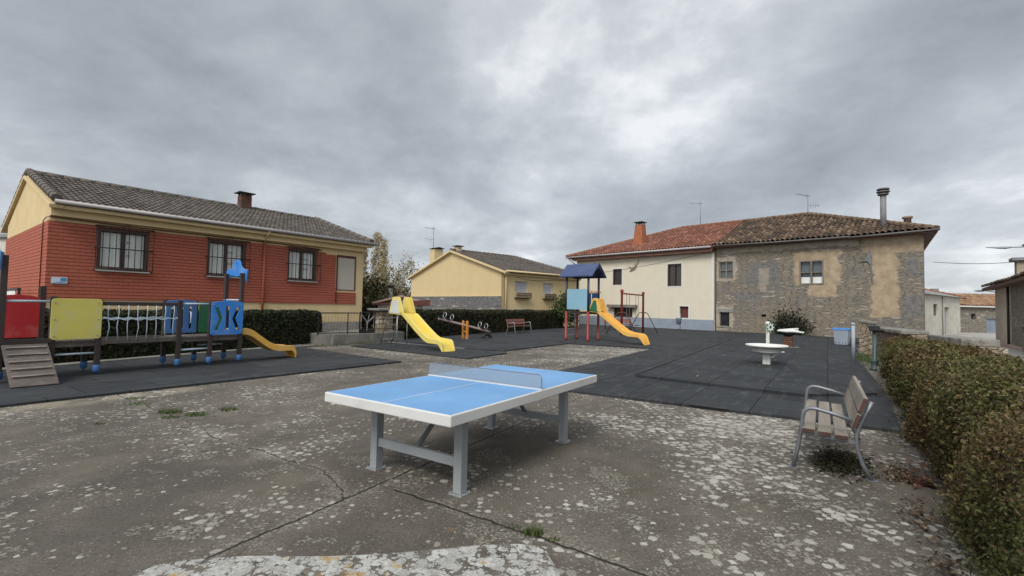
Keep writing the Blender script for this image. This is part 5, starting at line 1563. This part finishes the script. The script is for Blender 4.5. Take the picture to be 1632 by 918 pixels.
pr = [(x0, 1.40), (x0 + .42, 1.37), (x0 + .7, 1.18), (x0 + 1.25, .76), (x0 + 1.72, .44), (x0 + 1.95, .37), (x0 + 2.4, .35), (x0 + 2.5, .28), (x0 + 2.72, .0)]
ch = slide(TW, pr, -W2 / 2 - .1, W2 / 2 - .1, [(0, .02), (.02, .06)] + [(.06, .13)] * 4 + [(.08, .10), (.09, .09), (0, .05)], 'slide_orange', 'slide_amber')
ya = -W2 / 2 - .1; yb = W2 / 2 - .1
for a, b in ((ya, ya + .05), (yb - .05, yb)):
    S().prism([(x0 - .02, 1.38), (x0 + .5, 1.30), (x0 + .66, 1.38), (x0 + .48, 1.98), (x0 + .22, 1.98)], a, b, 'xz').build('hood_side', 'slide_amber', ch, .015)
S().prism([(x0 + .06, 1.40), (x0 + .46, 1.34), (x0 + .40, 1.88), (x0 + .26, 1.88)], ya - .012, ya + .002, 'xz').build('hood_plate', 'hood_green', ch, .006)
S().prism([(x0 + .36, 1.95), (x0 + .48, 1.98), (x0 + .66, 1.38), (x0 + .56, 1.34)], yb - .056, yb - .05, 'xz').build('hood_lining', 'slide_orange', ch)

# ================================================================== SWINGS
SWS = thing('swing_set', 'red steel swing set with two swings in front of the cream house', 'swing', (6.45, 27.4, .045), math.atan2(3.2, 2.15))
L_ = 3.85
for x in (0, L_):
    p = S().lathe([(.07, 0), (.07, 2.5), (.075, 2.52)], (x, 0, 0), 12).build('post', 'post_red', SWS)
    S().lathe([(.09, 2.5), (.11, 2.56), (.08, 2.63), (.03, 2.67)], (x, 0, 0), 12).build('post_cap', 'post_red', p)
    s = S()
    for sg in (-1, 1): s.tube([(x, sg * .05, 1.30), (x, sg * .22, 1.29), (x, sg * .32, 1.2), (x, sg * .95, 0)], .026, 8)
    s.lathe([(.09, 1.24), (.09, 1.34)], (x, 0, 0), 12); s.build('stay', 'dark_red_wood', SWS)
S().tube([(0, 0, 2.42), (L_, 0, 2.42)], .045, 10).build('crossbar', 'post_red', SWS)
for x in (1.05, 2.65):
    c = S()
    for d in (-.24, .24):
        n = 30
        c.tube([(x + d, .012 * math.sin(k * 2.2), 2.4 - 1.9 * k / n) for k in range(n + 1)], .014, 5)
    c = c.build('chain', 'bench_steel', SWS)
    S().box(x - .27, x + .27, -.09, .09, .47, .5).build('seat', 'rubber_black', c, .01)

# ================================================================== SEE-SAW
SSW = thing('see_saw', 'four-seat see-saw tilted on an orange stand in front of the hedge', 'see-saw', (-2.12, 21.6, .045), R(38))
st = S()
for y in (-.17, .17): st.box(-.05, .05, y - .045, y + .045, 0, .78)
for y in (-.17, .17): st.lathe([(.062, .76), (.055, .80), (.02, .83)], (0, y, 0), 10)
st.box(-.03, .03, -.13, .13, .3, .36); st.build('stand', 'orange_wood', SSW, .012)
tl = math.atan2(.33, 1.45)
B = Matrix.Translation((0, 0, .62)) @ Matrix.Rotation(tl, 4, 'Y')
s = S(); s.bar(B @ Vector((-1.45, 0, 0)), B @ Vector((1.45, 0, 0)), .10, .09); beam = s.build('beam', 'pale_pink', SSW, .02)
for x in (-1.36, -.98, .98, 1.36):
    s = S(); s.box(x - .13, x + .13, -.13, .13, .05, .085, B); s.build('seat', 'rubber_black', beam, .012)
    hx = x + (.2 if x < 0 else -.2)
    s = S(); s.tube([B @ Vector((hx, .13 * math.cos(a), .20 + .13 * math.sin(a))) for a in [k * 6.283 / 14 for k in range(14)]], .018, 7, True); s.bar(B @ Vector((hx, 0, .04)), B @ Vector((hx, 0, .09)), .03); s.build('hand_ring', 'galvanised', beam)
s = S(); s.tube([(1.22 + .22 * math.cos(a), 0, .22 * math.sin(a) - .02) for a in [k * math.pi / 10 for k in range(11)]], .085, 10); s.build('buffer_tyre', 'rubber_black', SSW)

# ================================================================== FOUNTAINS
DF = thing('water_basin', 'round white basin on a square pedestal with a green star post behind', 'fountain', (7.22, 13.25, .092), R(56))
S().box(-.095, .095, -.095, .095, 0, .30).build('pedestal', 'enamel_white', DF, .012)
S().lathe([(.1, .27), (.24, .31), (.36, .345), (.37, .36), (.37, .48), (.52, .50), (.545, .525), (.53, .555), (.48, .555), (.43, .52), (.2, .46), (.0, .45)], (0, 0, 0), 40).build('basin', 'enamel_white', DF)
PX = (.86, .05)
S().box(PX[0] - .045, PX[0] + .045, PX[1] - .045, PX[1] + .045, 0, 1.05).build('tap_post', 'enamel_white', DF, .01)
stp = []
for k in range(16):
    a = k * math.pi / 8; r_ = .17 if k % 2 == 0 else .10
    stp.append((r_ * math.cos(a), r_ * math.sin(a)))
Ms = Matrix.Translation((PX[0] - .05, PX[1] - .06, 1.02)) @ Matrix.Rotation(R(-56), 4, 'Z') @ Matrix.Rotation(R(12), 4, 'Z')
st = S().prism(stp, -.02, .02, 'xz', [[(.045 * math.cos(k * .785), .045 * math.sin(k * .785)) for k in range(8)]], Ms).build('star', 'star_green', DF, .006)
st2 = [(x * .72, z * .72) for x, z in stp]
S().prism(st2, -.03, -.021, 'xz', [[(.06 * math.cos(k * .785), .06 * math.sin(k * .785)) for k in range(8)]], Ms).build('star_inlay', 'enamel_white', st)
S().lathe([(.05, 1.05), (.07, 1.1), (.06, 1.17), (.02, 1.19)], (PX[0], PX[1], 0), 10).build('tap_head', 'enamel_white', DF)
s = S(); s.lathe([(.03, .27), (.12, .29), (.15, .315), (.13, .32), (.0, .30)], (PX[0] - .06, PX[1] - .30, 0), 20); s.build('drip_tray', 'enamel_white', DF)
s = S(); s.tube([(PX[0], PX[1], .08), (PX[0] - .03, PX[1] - .14, .14), (PX[0] - .06, PX[1] - .28, .27)], .02, 6); s.build('bracket', 'enamel_white', DF)

WF = thing('wing_basin', 'white wing-shaped slab with a black bowl on a brick pedestal', 'fountain', (11.75, 19.9, .092), R(56))
S().box(-.17, .17, -.17, .17, 0, .44).build('pedestal', 'chimney_brick', WF, .01)
S().lathe([(.08, .44), (.2, .50), (.29, .60), (.3, .64), (.0, .63)], (0, 0, 0), 20).build('bowl', 'rubber_black', WF)
Mw = Matrix.Translation((0, 0, .66)) @ Matrix.Rotation(R(-56), 4, 'Z') @ Matrix.Rotation(R(14), 4, 'X')
s = S()
s.prism([(-.48, -.02), (-.3, .12), (.0, .2), (.35, .30), (.62, .36), (.64, .30), (.30, .18), (.45, .05), (.46, 0), (.2, .02), (.54, -.22), (.52, -.28), (.15, -.16), (-.2, -.15)], 0, .06, 'xy', (), Mw); s.build('wing_slab', 'enamel_white', WF, .015)
S().prism([(-.2, -.45), (.2, -.45), (.22, -.3), (-.22, -.3)], 0, .04, 'xy', (), Matrix.Rotation(R(-56), 4, 'Z')).build('step', 'cap_stone', WF)

# ================================================================== BINS, POSTS, LAMPS, CABLES
WB = thing('wheelie_bin', 'grey wheeled rubbish bin with blue lid near the cobble pillars', 'bin', (15.35, 21.75, .045), R(-45))
s = S()
lo = [(-.24, -.27), (.24, -.27), (.24, .25), (-.24, .25)]; hi = [(-.30, -.34), (.30, -.34), (.30, .32), (-.30, .32)]
A = [s.bm.verts.new((*p, .07)) for p in lo]; Bv = [s.bm.verts.new((*p, .74)) for p in hi]
s.bm.faces.new(A[::-1]); s.bm.faces.new(Bv)
for i in range(4): s.bm.faces.new((A[i], A[(i + 1) % 4], Bv[(i + 1) % 4], Bv[i]))
body = s.build('body', 'bin_grey', WB, .02)
s = S()
for x in (-.18, -.06, .06, .18): s.box(x - .012, x + .012, -.29, -.275, .14, .2)
s.build('vent', 'iron_black', body)
S().prism([(-.36, .74), (-.36, .78), (.0, .84), (.36, .80), (.40, .74)], -.33, .33, 'yz').build('lid', 'lid_blue', WB, .02)
s = S()
for x in (-.25, .25): s.tube([(x - .025, .24, .09), (x + .025, .24, .09)], .09, 12)
s.build('wheel', 'rubber_black', WB)
LB = thing('litter_bin', 'small blue-grey litter bin on a post by the cream house', 'bin', (12.75, 35.55, .045), R(-46))
S().tube([(0, .12, 0), (0, .12, 1.25)], .03, 8).build('post', 'post_grey', LB)
S().lathe([(.15, .42), (.2, .86), (.215, .88), (.215, .92), (.17, .9), (.15, .5)], (0, -.1, 0), 16).build('bucket', 'bin_grey', LB)

GP = thing('grey_post', 'plain grey steel post at the edge of the rubber surface', 'post', (10.36, 14.2, .045), 0)
S().tube([(0, 0, 0), (0, 0, 1.17)], .05, 14).build('shaft', 'post_grey', GP); S().lathe([(.056, 1.17), (.058, 1.22), (.03, 1.25)], (0, 0, 0), 14).build('cap', 'post_grey', GP)
DG = thing('green_post', 'dark green iron post with flat box head at the end of the hedge', 'post', (10.15, 13.1, 0), R(50))
S().lathe([(.12, 0), (.12, .06), (.09, .08), (.09, .24), (.10, .26), (.055, .3), (.05, 1.1)], (0, 0, 0), 14).build('shaft', 'post_green', DG)
S().box(-.15, .15, -.12, .12, 1.1, 1.22).build('head', 'iron_black', DG, .02); S().box(-.17, .17, -.14, .14, 1.22, 1.25).build('head_cap', 'post_green', DG, .008)

SL = thing('street_lamp', 'slim street lamp whose arm reaches in from the right edge above the low roof', 'street lamp', (23.75, 20.6, 0), 0)
S().tube([(0, 0, 0), (0, 0, 4.9)], [.08, .05], 10).build('pole', 'post_grey', SL)
s = S(); s.tube([(0, 0, 4.85), (-.25, .2, 4.55), (-.45, .35, 4.62), (-.52, .4, 4.74)], .04, 8); s.tube([(-.5, .4, 4.74), (-.8, .55, 4.73), (-1.05, .65, 4.73)], .028, 8); s.build('arm', 'post_grey', SL)
S().prism([(-.25, 4.78), (-.68, 4.78), (-.5, 4.92), (-.1, 5.15), (.1, 5.15)], .2, .55, 'xz').build('arm_housing', 'dark_red_wood', SL, .02)
s = S(); s.tube([(-1.0, .63, 4.73), (-1.2, .7, 4.71), (-1.45, .8, 4.72), (-1.85, .95, 4.75)], [.03, .06, .05, .015], 8); s.build('lamp_head', 'post_grey', SL)
WL = thing('wall_lamp', 'small grey lamp on a short arm at the corner of the low building', 'wall lamp', (28.9, 27.95, 0), math.atan2(-.773, -.634))
S().tube([(.2, -.02, 3.0), (-.1, -.3, 3.08), (-.35, -.5, 3.1)], .025, 6).build('arm', 'post_grey', WL)
S().tube([(-.3, -.45, 3.1), (-.55, -.65, 3.1), (-.75, -.8, 3.12)], [.05, .06, .02], 7).build('lamp_head', 'post_grey', WL)
s = S(); a = Vector((24.3, 26.9, 4.62)); b = Vector((23.75, 20.6, 4.15))
s.tube([a.lerp(b, k / 14) - Vector((0, 0, .15 * math.sin(math.pi * k / 14))) for k in range(15)], .014, 5)
tag(s.build('overhead_cable', 'cable_black'), 'thin dark cable hanging between the stone house and the street lamp', 'cable')
